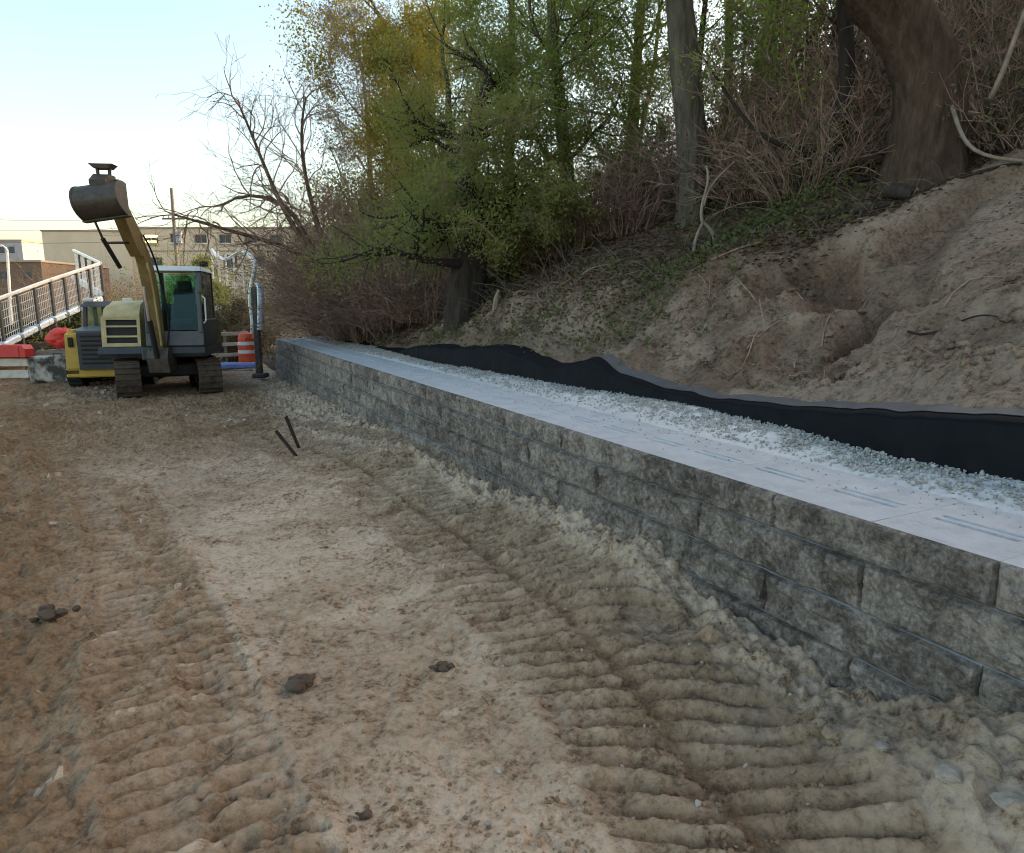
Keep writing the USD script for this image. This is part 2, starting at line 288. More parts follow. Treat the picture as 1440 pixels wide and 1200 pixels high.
def hill_base(u, v):
    d = v - np.interp(u, FB_U, FB_V) - .10
    steep = np.interp(u, [-5, 4, 9, 14, 20, 30], [.74, .74, .80, .8, .5, .3]); s2 = np.interp(u, [-5, 5, 9, 20], [.47, .47, .42, .35])
    z = np.where(d < 1.3, steep * d, steep * 1.3 + s2 * (d - 1.3))
    far = np.interp(u - .62 * np.maximum(v - 9, 0), [-5, 5, 9, 16], [.60, .58, .44, .10])
    z = np.where(d > 5.0, steep * 1.3 + s2 * 3.7 + far * (d - 5.0), z)
    z = np.where(z > 14, 14 + .12 * (z - 14), z)
    z0 = np.where(u < 18.5, ZT + np.interp(u, FTU, FTH) - .07, np.interp(u, [18.5, 22, 60], [.98, .3, 0]))
    return np.where(d < 0, z0 + np.maximum(d * 9, -.95), z0 + z), d
for px, py, su_, sv_, sd_ in SCOOP_AT:
    r = ray(px, py); k_ = np.linspace(3, 20, 3000) / np.hypot(r[0], r[1]); p_ = r * k_[:, None] + [0, 0, ZC]; u_, v_ = UV(p_); i_ = np.argmax((p_[:, 2] < hill_base(u_, v_)[0]) & (v_ > 3.8)); SCOOPS.append((u_[i_], v_[i_], su_, sv_ * 1.4, sd_))
def hill_z(u, v, detail=True):
    u, v = np.asarray(u, float), np.asarray(v, float); z, d = hill_base(u, v)
    q = np.stack([u, v, np.zeros_like(u)], -1); m = sstep(d, 0, .5)
    z = z + m * .26 * (fbm(q * .8 + 3, 3, 12) - .5)
    lit = sstep(v + .5 * (fbm(q * 1.6, 3, 19) - .5), np.interp(u, VB_U, VB_V) - .2, np.interp(u, VB_U, VB_V) + .25)
    bare = 1 - lit
    g = np.abs(fbm(np.stack([u * 1.15, v * .35, 0 * u], -1) + 7, 3, 77) - .5) * 2        # rain gullies
    z = z - m * bare * .14 * np.exp(-(g / .22) ** 2) * sstep(d, .1, .9) * sstep(d, 4.2, 2)
    step = sstep(v + .35 * fbm(q * 1.2, 3, 70), np.interp(u, VB_U, VB_V) - 1.6, np.interp(u, VB_U, VB_V) - 1.25)
    z = z + m * bare * .22 * (step - .5) * sstep(d, .5, 1.2)                                # broken lip of the cut face
    hol = np.zeros_like(z); wob = .30 * (fbm(q * 2.6, 3, 88) - .5)
    for su, sv, sr, sv_r, sd in SCOOPS:
        e = ((u - su + wob) / sr) ** 2 + np.where(v > sv, (v - sv + wob * .5) / (sv_r * .5), (v - sv + wob * .5) / (sv_r * 1.6)) ** 2; hol = np.maximum(hol, sd * np.exp(-e ** 1.3))
    z = z - m * hol
    low = sstep(d, 1.7, .5)                                                               # rubbly lower part
    if detail: z = z + m * ((.09 * bare * (.4 + low) + .06) * (np.abs(fbm(q * 2.8, 4, 22) - .5) * 2 - .3) + (.09 * bare * (.4 + low) + .03) * (fbm(q * 7, 5, 23) - .5) + .03 * bare * (noise(q * 22, 29) - .5))
    wet = np.maximum(lit, .55 * sstep(d, .9, .1) * sstep(u, 4.5, 7)); wet = np.maximum(wet, bare * .65 * np.exp(-(g / .2) ** 2) * sstep(d, .4, 1.2)); wet = np.maximum(wet, .7 * bare * sstep(fbm(q * 1.1, 4, 55), .5, .62)); wet = np.maximum(wet, np.clip(hol * 3.4, 0, 1.0))
    return z, wet
uu = [-40, -20, -10, -5, -2]; x = -.5
while x < 24: uu.append(x); x += .03 + .0075 * max(x - 2, 0)
while x < 110: uu.append(x); x *= 1.12
vv = [2.95]; x = 3.3
while x < 9.5: vv.append(x); x += .03 + .006 * max(x - 5, 0)
while x < 120: vv.append(x); x *= 1.10
uu, vv = np.array(uu), np.array(vv); U, V = np.meshgrid(uu, vv, indexing='ij'); HZ, wet = hill_z(U, V)
HZ[:, 0] = -.5
obj('hillside', (PP(U, V, HZ).reshape(-1, 3), grid_faces(len(uu), len(vv))[:, ::-1]), M['bank'], smooth=True, attrs={'litter': wet.ravel()},
    label='steep eroded earth bank rising into the dark wooded slope', cat='bank', kind='structure')
def hz(u, v): return float(hill_z(np.array([u]), np.array([v]))[0][0])

# ------------------------------------------------------------------ retaining wall
COURSES = [(.95, .77), (.77, .55), (.55, .34), (.34, .13), (.13, -.10)]
BL = 1.0; U0 = 1.26 - 3 * BL; U1 = 19.25
wall = thing('retaining_wall', 'long low grey split-face block retaining wall beside the muddy track', 'retaining wall')
def block_mesh(L, H, D, seed, slots, fine=False):
    nu, nz = (max(8, int(84 * L)), 18) if fine else (max(8, int(36 * L)), 9)
    a = np.linspace(0, L, nu); b = np.linspace(0, H, nz); A, B = np.meshgrid(a, b, indexing='ij')
    q = np.stack([A * 1.0 + seed * 7.3, B, np.zeros_like(A)], -1)
    edge = np.minimum(np.minimum(A, L - A) / .018, np.minimum(B, H - B) / .03).clip(0, 1)
    out = edge ** .45 * (.010 + .038 * np.abs(fbm(q * 5, 3, seed % 97) - .5) * 2 + .034 * (fbm(q * 13, 4, seed % 89) - .4) + .016 * (np.abs(noise(q * 30, seed % 83) - .5) * 2 - .4)); out = np.where(edge <= 0, -.006, out)
    front = np.stack([A, -out, B], -1).reshape(-1, 3)                 # x along wall, y into the bank
    f = grid_faces(nu, nz)
    rim = np.r_[[i * nz for i in range(nu)], [(nu - 1) * nz + j for j in range(1, nz)], [i * nz + nz - 1 for i in range(nu - 2, -1, -1)], [j for j in range(nz - 2, 0, -1)]]
    back = front[rim].copy(); back[:, 1] = D
    n0 = len(front); v = np.vstack([front, back, [[L / 2, D, H / 2]]]); k = len(rim); i = np.arange(k); j = (i + 1) % k
    f = np.vstack([f, np.stack([rim[j], rim[i], n0 + i], 1), np.stack([rim[j], n0 + i, n0 + j], 1), np.stack([n0 + j, n0 + i, np.full(k, n0 + k)], 1)])
    m = trimesh.Trimesh(v, f, process=True); m.fix_normals()
    if slots:
        mm = m3.Manifold(m3.Mesh(np.asarray(m.vertices, np.float32), np.asarray(m.faces, np.uint32)))
        for sx in slots:
            for y in (.30, .365):
                c = m3.Manifold.cube((.33, .034, .036), True).translate((sx, y, H))
                mm = mm - c
        if L > .8: mm = mm - m3.Manifold.cube((.004, 2, .008), True).translate((L / 2, 0, H))
        o = mm.to_mesh(); return np.array(o.vert_properties[:, :3]), np.array(o.tri_verts)
    return np.array(m.vertices), np.array(m.faces)
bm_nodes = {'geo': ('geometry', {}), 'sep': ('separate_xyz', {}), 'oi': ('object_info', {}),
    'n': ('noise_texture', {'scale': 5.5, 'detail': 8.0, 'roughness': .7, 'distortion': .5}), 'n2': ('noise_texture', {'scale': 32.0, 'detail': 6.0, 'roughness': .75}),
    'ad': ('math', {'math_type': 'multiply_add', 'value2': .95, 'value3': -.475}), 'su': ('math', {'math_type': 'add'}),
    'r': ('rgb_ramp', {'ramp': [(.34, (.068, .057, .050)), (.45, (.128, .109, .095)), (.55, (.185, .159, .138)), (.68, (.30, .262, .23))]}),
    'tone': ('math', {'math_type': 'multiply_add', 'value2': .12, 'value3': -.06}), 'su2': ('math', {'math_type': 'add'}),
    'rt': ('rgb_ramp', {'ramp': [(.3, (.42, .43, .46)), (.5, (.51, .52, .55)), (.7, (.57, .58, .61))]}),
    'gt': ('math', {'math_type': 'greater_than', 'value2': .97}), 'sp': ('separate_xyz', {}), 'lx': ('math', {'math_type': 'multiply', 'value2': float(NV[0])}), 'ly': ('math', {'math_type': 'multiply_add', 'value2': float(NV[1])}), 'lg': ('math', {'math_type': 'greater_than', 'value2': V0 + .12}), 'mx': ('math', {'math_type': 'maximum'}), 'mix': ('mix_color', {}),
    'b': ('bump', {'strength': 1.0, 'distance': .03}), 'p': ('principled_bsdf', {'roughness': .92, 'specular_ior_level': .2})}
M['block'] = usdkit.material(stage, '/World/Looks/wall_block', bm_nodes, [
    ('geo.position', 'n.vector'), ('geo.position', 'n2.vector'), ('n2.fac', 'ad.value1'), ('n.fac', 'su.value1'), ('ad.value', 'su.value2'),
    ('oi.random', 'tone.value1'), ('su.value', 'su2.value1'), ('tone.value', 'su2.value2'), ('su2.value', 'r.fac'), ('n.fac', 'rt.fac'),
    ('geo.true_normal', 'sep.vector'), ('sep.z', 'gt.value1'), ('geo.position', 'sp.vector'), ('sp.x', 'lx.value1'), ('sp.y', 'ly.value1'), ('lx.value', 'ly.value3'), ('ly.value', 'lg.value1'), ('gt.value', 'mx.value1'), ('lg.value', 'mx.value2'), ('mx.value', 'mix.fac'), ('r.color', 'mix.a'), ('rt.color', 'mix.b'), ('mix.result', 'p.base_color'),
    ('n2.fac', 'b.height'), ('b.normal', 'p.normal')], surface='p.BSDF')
for ci, (zt, zb) in enumerate(COURSES):
    off = (.0 if ci % 2 == 0 else BL / 2) ; k = 0; u = U0 + off
    while u < U1 - .05:
        L = min(BL, U1 - u); g = .0012
        sl = [s for s in (L * .25, L * .75)] if ci == 0 and L > .8 else None
        v, f = block_mesh(L - g, zt - zb - .002, .66 if ci == 0 else .4, 13 + ci * 31 + k, sl, u < 6.5)
        back = .012 * ci; jit = RNG.normal(0, .0025)
        w3 = P(u, V0 - back + jit, zb) + v[:, :1] * W + v[:, 1:2] * NV + v[:, 2:3] * np.array([0, 0, 1.0])
        obj('block', (w3, f[:, ::-1]), M['block'], wall, smooth=28 if False else False)
        u += BL; k += 1

# ------------------------------------------------------------------ backfill: dust bed and crushed stone
uu = np.arange(-2, 19.3, .05); vv = np.linspace(V0 + .60, 4.6, 56); U, V = np.meshgrid(uu, vv, indexing='ij')
q = np.stack([U, V, 0 * U], -1); FV = np.interp(U, FB_U, FB_V)
BZ = ZT - .035 + .028 * sstep(V, V0 + .62, V0 + .72) + .05 * sstep(V, FV - .45, FV) + .035 * (fbm(q * 4, 4, 5) - .5) * sstep(V, V0 + .68, V0 + .9) + .02 * (fbm(q * 20, 3, 6) - .5) * sstep(V, V0 + .68, V0 + .9)
BZ[-1, :] -= .5; BZ[0, :] -= .5
obj('gravel_bed', (PP(U, V, BZ).reshape(-1, 3), grid_faces(len(uu), len(vv))[:, ::-1]), M['dust'], smooth=True, label='pale stone dust bed levelled behind the wall blocks', cat='gravel', kind='stuff')
ms = []; base_rocks = [rock(1, 200 + i, 1, (1, .85, .65), .4) for i in range(8)]; n = 19000
us = .4 + 18.6 * RNG.random(n) ** 1.6; fv = np.interp(us, FB_U, FB_V); vs = fv + .05 - np.abs(RNG.normal(0, .26, n))
okk = vs > V0 + .66 + .12 * RNG.random(n); us, vs = us[okk], vs[okk]
for i in range(len(us)):
    rv, rf = base_rocks[i % 8]; a = RNG.random() * 6.28; R = rot((RNG.normal(), RNG.normal(), RNG.normal()), math.degrees(a)); s = RNG.uniform(.005, .0125) * (1 + .7 * (RNG.random() < .10))
    b = ZT - .012 + .05 * float(sstep(vs[i], fv[i if okk.all() else 0] - .45, fv[i if okk.all() else 0]) if False else sstep(vs[i], np.interp(us[i], FB_U, FB_V) - .45, np.interp(us[i], FB_U, FB_V)))
    ms.append((rv @ R.T * s + P(us[i], vs[i], b + RNG.uniform(-.004, .02)), rf))
for i in range(420):                                       # strays kicked onto the blocks
    u_, v_ = .6 + 15 * RNG.random() ** 1.5, V0 + .62 - min(.5, RNG.exponential(.10)); rv, rf = base_rocks[i % 8]; s_ = RNG.uniform(.003, .009)
    ms.append((rv @ rot(RNG.normal(size=3), RNG.uniform(0, 360)).T * s_ + P(u_, v_, ZT - .002 + s_ * .4), rf))
obj('crushed_stone', cat_m(ms), M['gravel'], label='loose grey crushed stone heaped along the foot of the black fabric', cat='gravel', kind='stuff')

# ------------------------------------------------------------------ black filter fabric
fu = np.linspace(-2.5, 16.4, 420); ft = np.interp(fu, FTU, FTH); ft = np.convolve(np.pad(ft, 2, 'edge'), np.ones(5) / 5, 'valid') + .045 * (fbm(np.stack([fu * 3.1, 0 * fu, 0 * fu], -1), 3, 94) - .5)
fvv = np.interp(fu, FB_U, FB_V); sec = np.linspace(0, 1, 15); rows = []
for k, s in enumerate(sec):
    q = np.stack([fu * 1.3, np.full_like(fu, s * 1.2), 0 * fu], -1); fold = .08 * (fbm(q * 1.4, 3, 91) - .5) + .045 * (fbm(q * [4.5, 1.2, 1], 3, 92) - .5) + .02 * (fbm(q * [14, 2, 1], 2, 93) - .5)
    if s < .8: h = s / .8; z = ZT - .06 + (ft + .06) * h; vv_ = fvv + .10 * h + fold - .06 * h
    else: h = (s - .8) / .2; z = ZT + ft + .05 * h - .012 * h * h; vv_ = fvv + .04 + fold * (1 - h) + .25 * h
    rows.append(PP(fu, vv_, np.broadcast_to(z, fu.shape)))
G = np.stack(rows, 1); nf, ns = len(fu), len(sec)
v1 = G.reshape(-1, 3); v2 = v1 + (NV * .006 - np.array([0, 0, .004]))
ff = grid_faces(nf, ns); full = np.vstack([v1, v2]); o = nf * ns
rim = [i * ns + ns - 1 for i in range(nf)]
e = np.array([[rim[i], rim[i + 1], o + rim[i + 1]] for i in range(nf - 1)] + [[rim[i], o + rim[i + 1], o + rim[i]] for i in range(nf - 1)])
fence = thing('filter_fabric', 'black filter fabric sheet standing wavily between gravel and earth bank', 'fabric')
obj('sheet', (full, np.vstack([ff, ff[:, ::-1] + o, e])), M['fabric'], fence, smooth=True)
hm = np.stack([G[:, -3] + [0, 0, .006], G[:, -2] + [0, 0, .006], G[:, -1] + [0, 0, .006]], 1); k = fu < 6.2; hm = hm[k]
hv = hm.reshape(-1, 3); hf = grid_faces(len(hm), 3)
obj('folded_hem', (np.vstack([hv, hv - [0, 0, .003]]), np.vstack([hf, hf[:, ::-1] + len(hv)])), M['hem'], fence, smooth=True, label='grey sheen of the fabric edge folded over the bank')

# ================================================================== machines
M['yellow'] = plain('machine_yellow', (.42, .27, .035), .42, 0, .5, .22, 3)
M['cream'] = plain('machine_cream', (.43, .34, .17), .5, 0, .4, .3, 4)
M['boom_paint'] = plain('boom_paint', (.16, .108, .036), .55, 0, .35, .35, 6)
M['dark_grey'] = plain('machine_dark_grey', (.03, .032, .037), .5, 0, .4, .3, 5)
M['mid_grey'] = plain('machine_mid_grey', (.085, .088, .095), .5, 0, .4, .2, 5)
M['black'] = plain('machine_black', (.012, .012, .013), .6, 0, .3, .3, 8)
M['rubber'] = plain('muddy_rubber', (.062, .047, .036), .92, 0, .15, .5, 9, .5)
M['steel_dark'] = plain('worn_steel', (.075, .062, .052), .55, .5, .4, .35, 10, .3)
M['chrome'] = plain('chrome_rod', (.6, .6, .6), .2, 1.0)
M['white_paint'] = plain('white_paint', (.62, .61, .58), .5, 0, .4, .1, 6)
M['silver'] = plain('silver_wrap', (.50, .55, .62), .45, .25, .5, .15, 7)
M['seat'] = plain('seat_cloth', (.02, .02, .022), .8)
def glassmat(name, tint, mixf):
    nodes = {'t': ('transparent_bsdf', {'color': tint}), 'g': ('glossy_bsdf', {'roughness': .05, 'color': (.85, .95, .95)}), 'f': ('fresnel', {'IOR': 1.33}), 'a': ('math', {'math_type': 'add', 'value2': mixf}), 'm': ('mix_closure', {})}
    return usdkit.material(stage, '/World/Looks/' + name, nodes, [('f.fac', 'a.value1'), ('a.value', 'm.fac'), ('t.BSDF', 'm.closure1'), ('g.BSDF', 'm.closure2')], surface='m.closure')
M['glass'] = glassmat('tinted_glass', (.66, .86, .80), .0)
M['far_glass'] = plain('far_glass', (.05, .06, .07), .35, 0, .25)

def xf(mesh, th, o=(0, 0, 0)):
    v, f = (mesh.vertices, mesh.faces) if hasattr(mesh, 'vertices') else mesh
    c, s = math.cos(th), math.sin(th); v = np.asarray(v)
    return np.stack([v[:, 0] * c - v[:, 1] * s + o[0], v[:, 0] * s + v[:, 1] * c + o[1], v[:, 2] + o[2]], 1), np.asarray(f)

# ------------------------------------------------------------------ excavator (upper body faces -Y, undercarriage slewed)
EX = np.array([-7.55, 14.75, -.02]); ex = thing('excavator', 'tan mini excavator with raised boom and black cab on the mud', 'excavator', EX)
UH = math.radians(-76); TH = math.radians(-60)
def exo(name, mesh, m, th=UH, smooth=30, parent=ex, **k): return obj(name, xf(mesh, th), M[m], parent, smooth, **k)
def stadium(L, r, n=14):
    a = np.linspace(math.pi / 2, 1.5 * math.pi, n); b = np.linspace(-math.pi / 2, math.pi / 2, n)
    return [(-L / 2 + r * math.cos(t), r + r * math.sin(t)) for t in a] + [(L / 2 + r * math.cos(t), r + r * math.sin(t)) for t in b]
for sy in (-1, 1):
    outer = Polygon(stadium(1.75, .36)); inner = Polygon([(x, z + .05) for x, z in stadium(1.75, .31)])
    m = trimesh.creation.extrude_polygon(outer.difference(inner), .45, engine='earcut'); v = np.array(m.vertices)
    v = np.stack([v[:, 0], v[:, 1 if False else 2] + (sy * .75 - .225), v[:, 1]], 1); belts = [(v, np.array(m.faces)[:, ::-1])]
    per = outer.exterior; L = per.length
    for i in range(46):                                   # grousers
        s = L * i / 46; p = per.interpolate(s); p2 = per.interpolate((s + .02) % L); ang = math.atan2(p2.y - p.y, p2.x - p.x)
        Rm = rot((0, 1, 0), -math.degrees(ang)); belts.append(cbox((.05, .45, .05), (p.x, sy * .75, p.y), .008, Rm))
    tr = exo('track', cat_m(belts), 'rubber', TH)
    exo('track_frame', cbox((1.6, .30, .26), (0, sy * .75, .36), .04), 'black', TH)
    for x in (-.87, .87): exo('sprocket' if x < 0 else 'idler', cyl(.27, (x, sy * .75 - .12, .36), (x, sy * .75 + .12, .36), 20), 'steel_dark', TH)
    exo('roller', cat_m([cyl(.09, (x, sy * .75 - .13, .14), (x, sy * .75 + .13, .14), 12) for x in (-.5, -.17, .17, .5)]), 'steel_dark', TH)
exo('undercarriage', cat_m([cbox((1.3, 1.25, .28), (0, 0, .52), .04), cyl(.5, (0, 0, .6), (0, 0, .80), 28)]), 'black', TH)
exo('dozer_blade', cat_m([prism([(-1.42, .22), (-1.47, .22), (-1.40, .42), (-1.43, .62), (-1.38, .62), (-1.34, .42)][::-1], 1.9), beam((-.5, .4, .5), (-1.38, .5, .42), .1, .14), beam((-.5, -.4, .5), (-1.38, -.5, .42), .1, .14)]), 'steel_dark', TH)
# platform and covers: x forward, y left (= picture right)
exo('platform', cat_m([prism([(-1.15, .82), (.95, .82), (1.02, .90), (.98, 1.02), (-1.15, 1.02)], 1.98), cbox((.4, .5, .24), (.9, .07, .88), .03)]), 'dark_grey')
exo('counterweight', hull([(-1.05, -1.0, .9), (-1.05, 1.0, .9), (-1.35, -.8, .95), (-1.35, .8, .95), (-1.05, -1.0, 1.6), (-1.05, 1.0, 1.6), (-1.33, -.75, 1.5), (-1.33, .75, 1.5)]), 'boom_paint')
hood_o = Polygon([(-1.0, 1.02), (.62, 1.02), (.66, 1.1), (.60, 1.55), (.45, 1.78), (.20, 1.86), (-1.0, 1.88)])
hood = exo('side_cover', prism(list(hood_o.exterior.coords)[:-1], .72, -.98), 'cream')
# front face of the cover: stepped openings
def panel_frame(y0, y1, zb, zt, n, x0, lean):
    out = []
    def bar(a, b, c, d): return hull([(x0 + lean * (z - zb) + dx, y, z) for y in (a, b) for z in (c, d) for dx in (0, .06)])
    out += [bar(y0, y0 + .09, zb, zt), bar(y1 - .06, y1, zb, zt), bar(y0 + .09, y1 - .06, zb, zb + .07), bar(y0 + .09, y1 - .06, zt - .07, zt)]
    for k in range(1, n): z = zb + (zt - zb) * k / n; out.append(bar(y0 + .09, y1 - .06, z - .015, z + .02))
    return out
exo('step_recess', hull([(.69 - .13 * (z - 1.08) + e, y, z) for e in (0, .012) for y in (-.90, -.31) for z in (1.06, 1.62)]), 'black', parent=ex)
exo('step_panel', cat_m(panel_frame(-.98, -.26, 1.03, 1.64, 3, .695, -.13)), 'cream')
exo('cover_top', hull([(.55, -.98, 1.64), (.55, -.26, 1.64), (.66, -.96, 1.62), (.66, -.28, 1.62), (.44, -.92, 1.82), (.44, -.28, 1.88), (.1, -.90, 1.95), (.1, -.28, 1.97), (-.6, -.90, 1.93), (-.6, -.3, 1.93)]), 'cream')
# cab
CXF, CXB, CY0, CY1, CZ0, CZ1 = .98, -.55, -.10, .98, 1.02, 2.62
def post(a, b, w=.085): return beam(a, b, w, w, .018, (0, 1, 0))
exo('cab_floor', cbox((CXF - CXB, CY1 - CY0, .10), ((CXF + CXB) / 2, (CY0 + CY1) / 2, 1.07), .02), 'dark_grey')
exo('cab_front_panel', hull([(CXF + .03, CY0, 1.06), (CXF + .03, CY1, 1.06), (CXF - .02, CY0, 1.34), (CXF - .02, CY1, 1.34), (CXF - .1, CY0, 1.06), (CXF - .1, CY1, 1.06), (CXF - .1, CY0, 1.34), (CXF - .1, CY1, 1.34)]), 'mid_grey')
for y in (CY0 + .045, CY1 - .045):
    exo('cab_pillar', cat_m([post((CXF - .03, y, 1.3), (CXF - .10, y, 2.1)), post((CXF - .10, y, 2.1), (CXF - .34, y, 2.56))]), 'mid_grey' if y > .5 else 'dark_grey')
    exo('cab_pillar', post((CXB + .05, y, 1.1), (CXB + .05, y, 2.56)), 'dark_grey')
exo('cab_rear_pillar', cat_m([post((.12, CY1 - .05, 1.1), (.08, CY1 - .05, 2.56), .07)]), 'dark_grey')
exo('cab_front_header', post((CXF - .33, CY0, 2.54), (CXF - .33, CY1, 2.54), .10), 'dark_grey')
exo('cab_roof', hull([(CXF - .24, CY0 - .02, 2.56), (CXF - .24, CY1 + .02, 2.56), (CXB - .03, CY0 - .02, 2.56), (CXB - .03, CY1 + .02, 2.56), (CXF - .38, CY0 + .05, 2.66), (CXF - .38, CY1 - .05, 2.66), (CXB + .08, CY0 + .05, 2.66), (CXB + .08, CY1 - .05, 2.66)]), 'white_paint')
exo('windscreen', cat_m([hull([(CXF - .045 + e, y, z) if z < 2.2 else (CXF - .335 + e, y, z) for e in (0, .008) for y in (CY0 + .09, CY1 - .09) for z in (1.36, 2.50)])]), 'glass')
exo('rear_window', cbox((.008, .82, 1.0), (CXB + .05, (CY0 + CY1) / 2, 2.0), .002), 'glass')
exo('cab_rear_wall', cbox((.05, .9, .85), (CXB + .05, (CY0 + CY1) / 2, 1.47), .01), 'dark_grey')
exo('side_window', cbox((1.1, .008, 1.05), (.02, CY1 - .02, 2.0), .002), 'glass')
exo('cab_door', cbox((1.35, .04, .5), (.12, CY1 - .01, 1.32), .012), 'dark_grey')
exo('grab_handle', tube([(CXF - .06, CY1 + .02, 1.5), (CXF - .02, CY1 + .07, 1.55), (CXF - .08, CY1 + .07, 2.0), (CXF - .12, CY1 + .02, 2.05)], .016, 8), 'white_paint')
st = exo('seat', cat_m([cbox((.5, .5, .14), (-.02, .44, 1.5), .05), hull([(-.22, y, z) for y in (.22, .66) for z in (1.55, 2.12)] + [(-.34, y, z) for y in (.24, .64) for z in (1.55, 2.22)])]), 'seat')
exo('headrest', cbox((.10, .30, .2), (-.30, .44, 2.28), .04), 'seat')
for y in (.12, .76):
    exo('control_lever', tube([(.2, y, 1.12), (.25, y, 1.6), (.3, y, 1.75)], .022, 8), 'black'); exo('armrest_console', cbox((.3, .14, .45), (.08, y, 1.38), .03), 'black')
exo('work_light', cat_m([cbox((.07, .16, .1), (CXF - .24, y, 2.70), .02) for y in (1.05,)]), 'black')
# boom, swung to the left on its pivot; coordinates (reach, height) from the pivot
BH = math.radians(-83.5); PV = np.array([.42, -1.0, .02])
def exb(name, mesh, m, smooth=30, **k): return obj(name, xf(mesh, BH, PV), M[m], ex, smooth, **k)
def strip(pts, ws):
    p = np.asarray(pts, float); t = np.gradient(p, axis=0); t /= np.linalg.norm(t, axis=1, keepdims=True); n = np.stack([-t[:, 1], t[:, 0]], 1)
    return [tuple(x) for x in np.vstack([p + n * np.asarray(ws)[:, None], (p - n * np.asarray(ws)[:, None])[::-1]])]
def side_pair(fn): return cat_m([fn(-1), fn(1)])
exb('boom_bracket', prism([(-.28, .55), (.12, .50), (.20, .80), (.10, 1.0), (-.10, 1.0), (-.28, .9)], .40), 'steel_dark', 20)
boom_path = smooth_path([(.0, .74), (.04, 1.27), (.13, 1.84), (.26, 2.38), (.46, 2.80), (.70, 3.02)], 16)
exb('boom', prism(strip(boom_path, np.interp(np.linspace(0, 1, 16), [0, .3, .65, 1], [.08, .12, .16, .11])), .17), 'boom_paint', 20)
exb('boom_edge_plate', side_pair(lambda s_: tuple(np.array(x) if i else x for i, x in enumerate(prism(strip(boom_path[2:13] + [.115, -.02], [.03] * 11), .02, s_ * .086 - .01)))), 'cream', 20)
exb('boom_cylinder', cyl(.055, (.16, .80, ) + () if False else (.18, 0, .80), (.40, 0, 1.55), 14), 'black'); exb('boom_cylinder_rod', cyl(.03, (.40, 0, 1.54), (.50, 0, 2.20), 12), 'chrome')
exb('arm', prism([(.50, 2.84), (.72, 2.74), (.92, 2.92), (1.66, 3.86), (1.62, 3.96), (1.50, 3.96), (.62, 3.16)], .20), 'boom_paint', 20)
exb('arm_cylinder', cyl(.045, (.02, 0, 2.30), (.30, 0, 2.82), 12), 'black'); exb('arm_cylinder_rod', cyl(.026, (.30, 0, 2.82), (.52, 0, 3.02), 10), 'chrome')
exb('bucket_cylinder', cyl(.038, (1.16, -.12, 2.52), (1.62, -.16, 2.98), 12), 'black'); exb('bucket_cylinder_rod', cyl(.02, (1.62, -.16, 2.98), (1.92, -.18, 3.40), 8), 'steel_dark')
exb('tie_bar', beam((.86, .0, 2.98), (1.50, -.14, 2.92), .04, .04), 'steel_dark')
for s_ in (-1, 1): exb('hose', tube(smooth_path([(.12, s_ * .14, .95), (-.16, s_ * .15, 1.5), (-.06, s_ * .14, 2.1), (.2, s_ * .13, 2.7), (.62, s_ * .12, 3.14)], 20), .018, 6), 'black', True)
exb('quick_coupler', cat_m([prism([(1.46, 3.70), (1.96, 3.78), (1.98, 3.90), (1.80, 4.02), (1.58, 4.02)], .26), cyl(.035, (1.6, -.19, 3.94), (1.6, .19, 3.94), 10)]), 'steel_dark', 20)
for s_ in (-1, 1): exb('coupler_link', beam((1.70, s_ * .09, 3.98), (1.70, s_ * .10, 4.15), .04, .05), 'steel_dark')
exb('coupler_flange', hull([(x, y, z) for x, y, z in ((1.58, -.19, 4.19), (1.58, .19, 4.19), (1.82, -.19, 4.19), (1.82, .19, 4.19), (1.6, -.12, 4.12), (1.6, .12, 4.12), (1.8, -.12, 4.12), (1.8, .12, 4.12))]), 'steel_dark')
bo = smooth_path([(1.62, 3.84), (1.92, 3.84), (2.10, 3.70), (2.13, 3.52), (2.02, 3.38), (1.80, 3.29)], 18)    # curved back of the bucket
inn = bo + (np.array([1.70, 3.56]) - bo) * .09; BWD = .70
sh = trimesh.creation.extrude_polygon(Polygon(np.vstack([bo, inn[::-1]])), BWD, engine='earcut'); sv = np.array(sh.vertices)
BR = rot((1, 0, 0), 9)
def tilt(m): v, f = m; c_ = np.array([1.85, 0, 3.6]); return (np.asarray(v) - c_) @ BR.T + c_ + [0, -.02, 0], f
exb('bucket', tilt((np.stack([sv[:, 0], sv[:, 2] - BWD / 2, sv[:, 1]], 1), np.array(sh.faces)[:, ::-1])), 'steel_dark', 40)
side = [tuple(p) for p in bo * 1.0 + (bo - np.array([1.85, 3.56])) * .03]
for s_ in (-1, 1): exb('bucket_side', tilt(prism(side, .03, s_ * (BWD / 2 + .004) - .015)), 'steel_dark', 20)
exb('cutting_edge', tilt(beam((1.80, -BWD / 2 - .03, 3.29), (1.80, BWD / 2 + .03, 3.29), .16, .03, .006)), 'steel_dark')

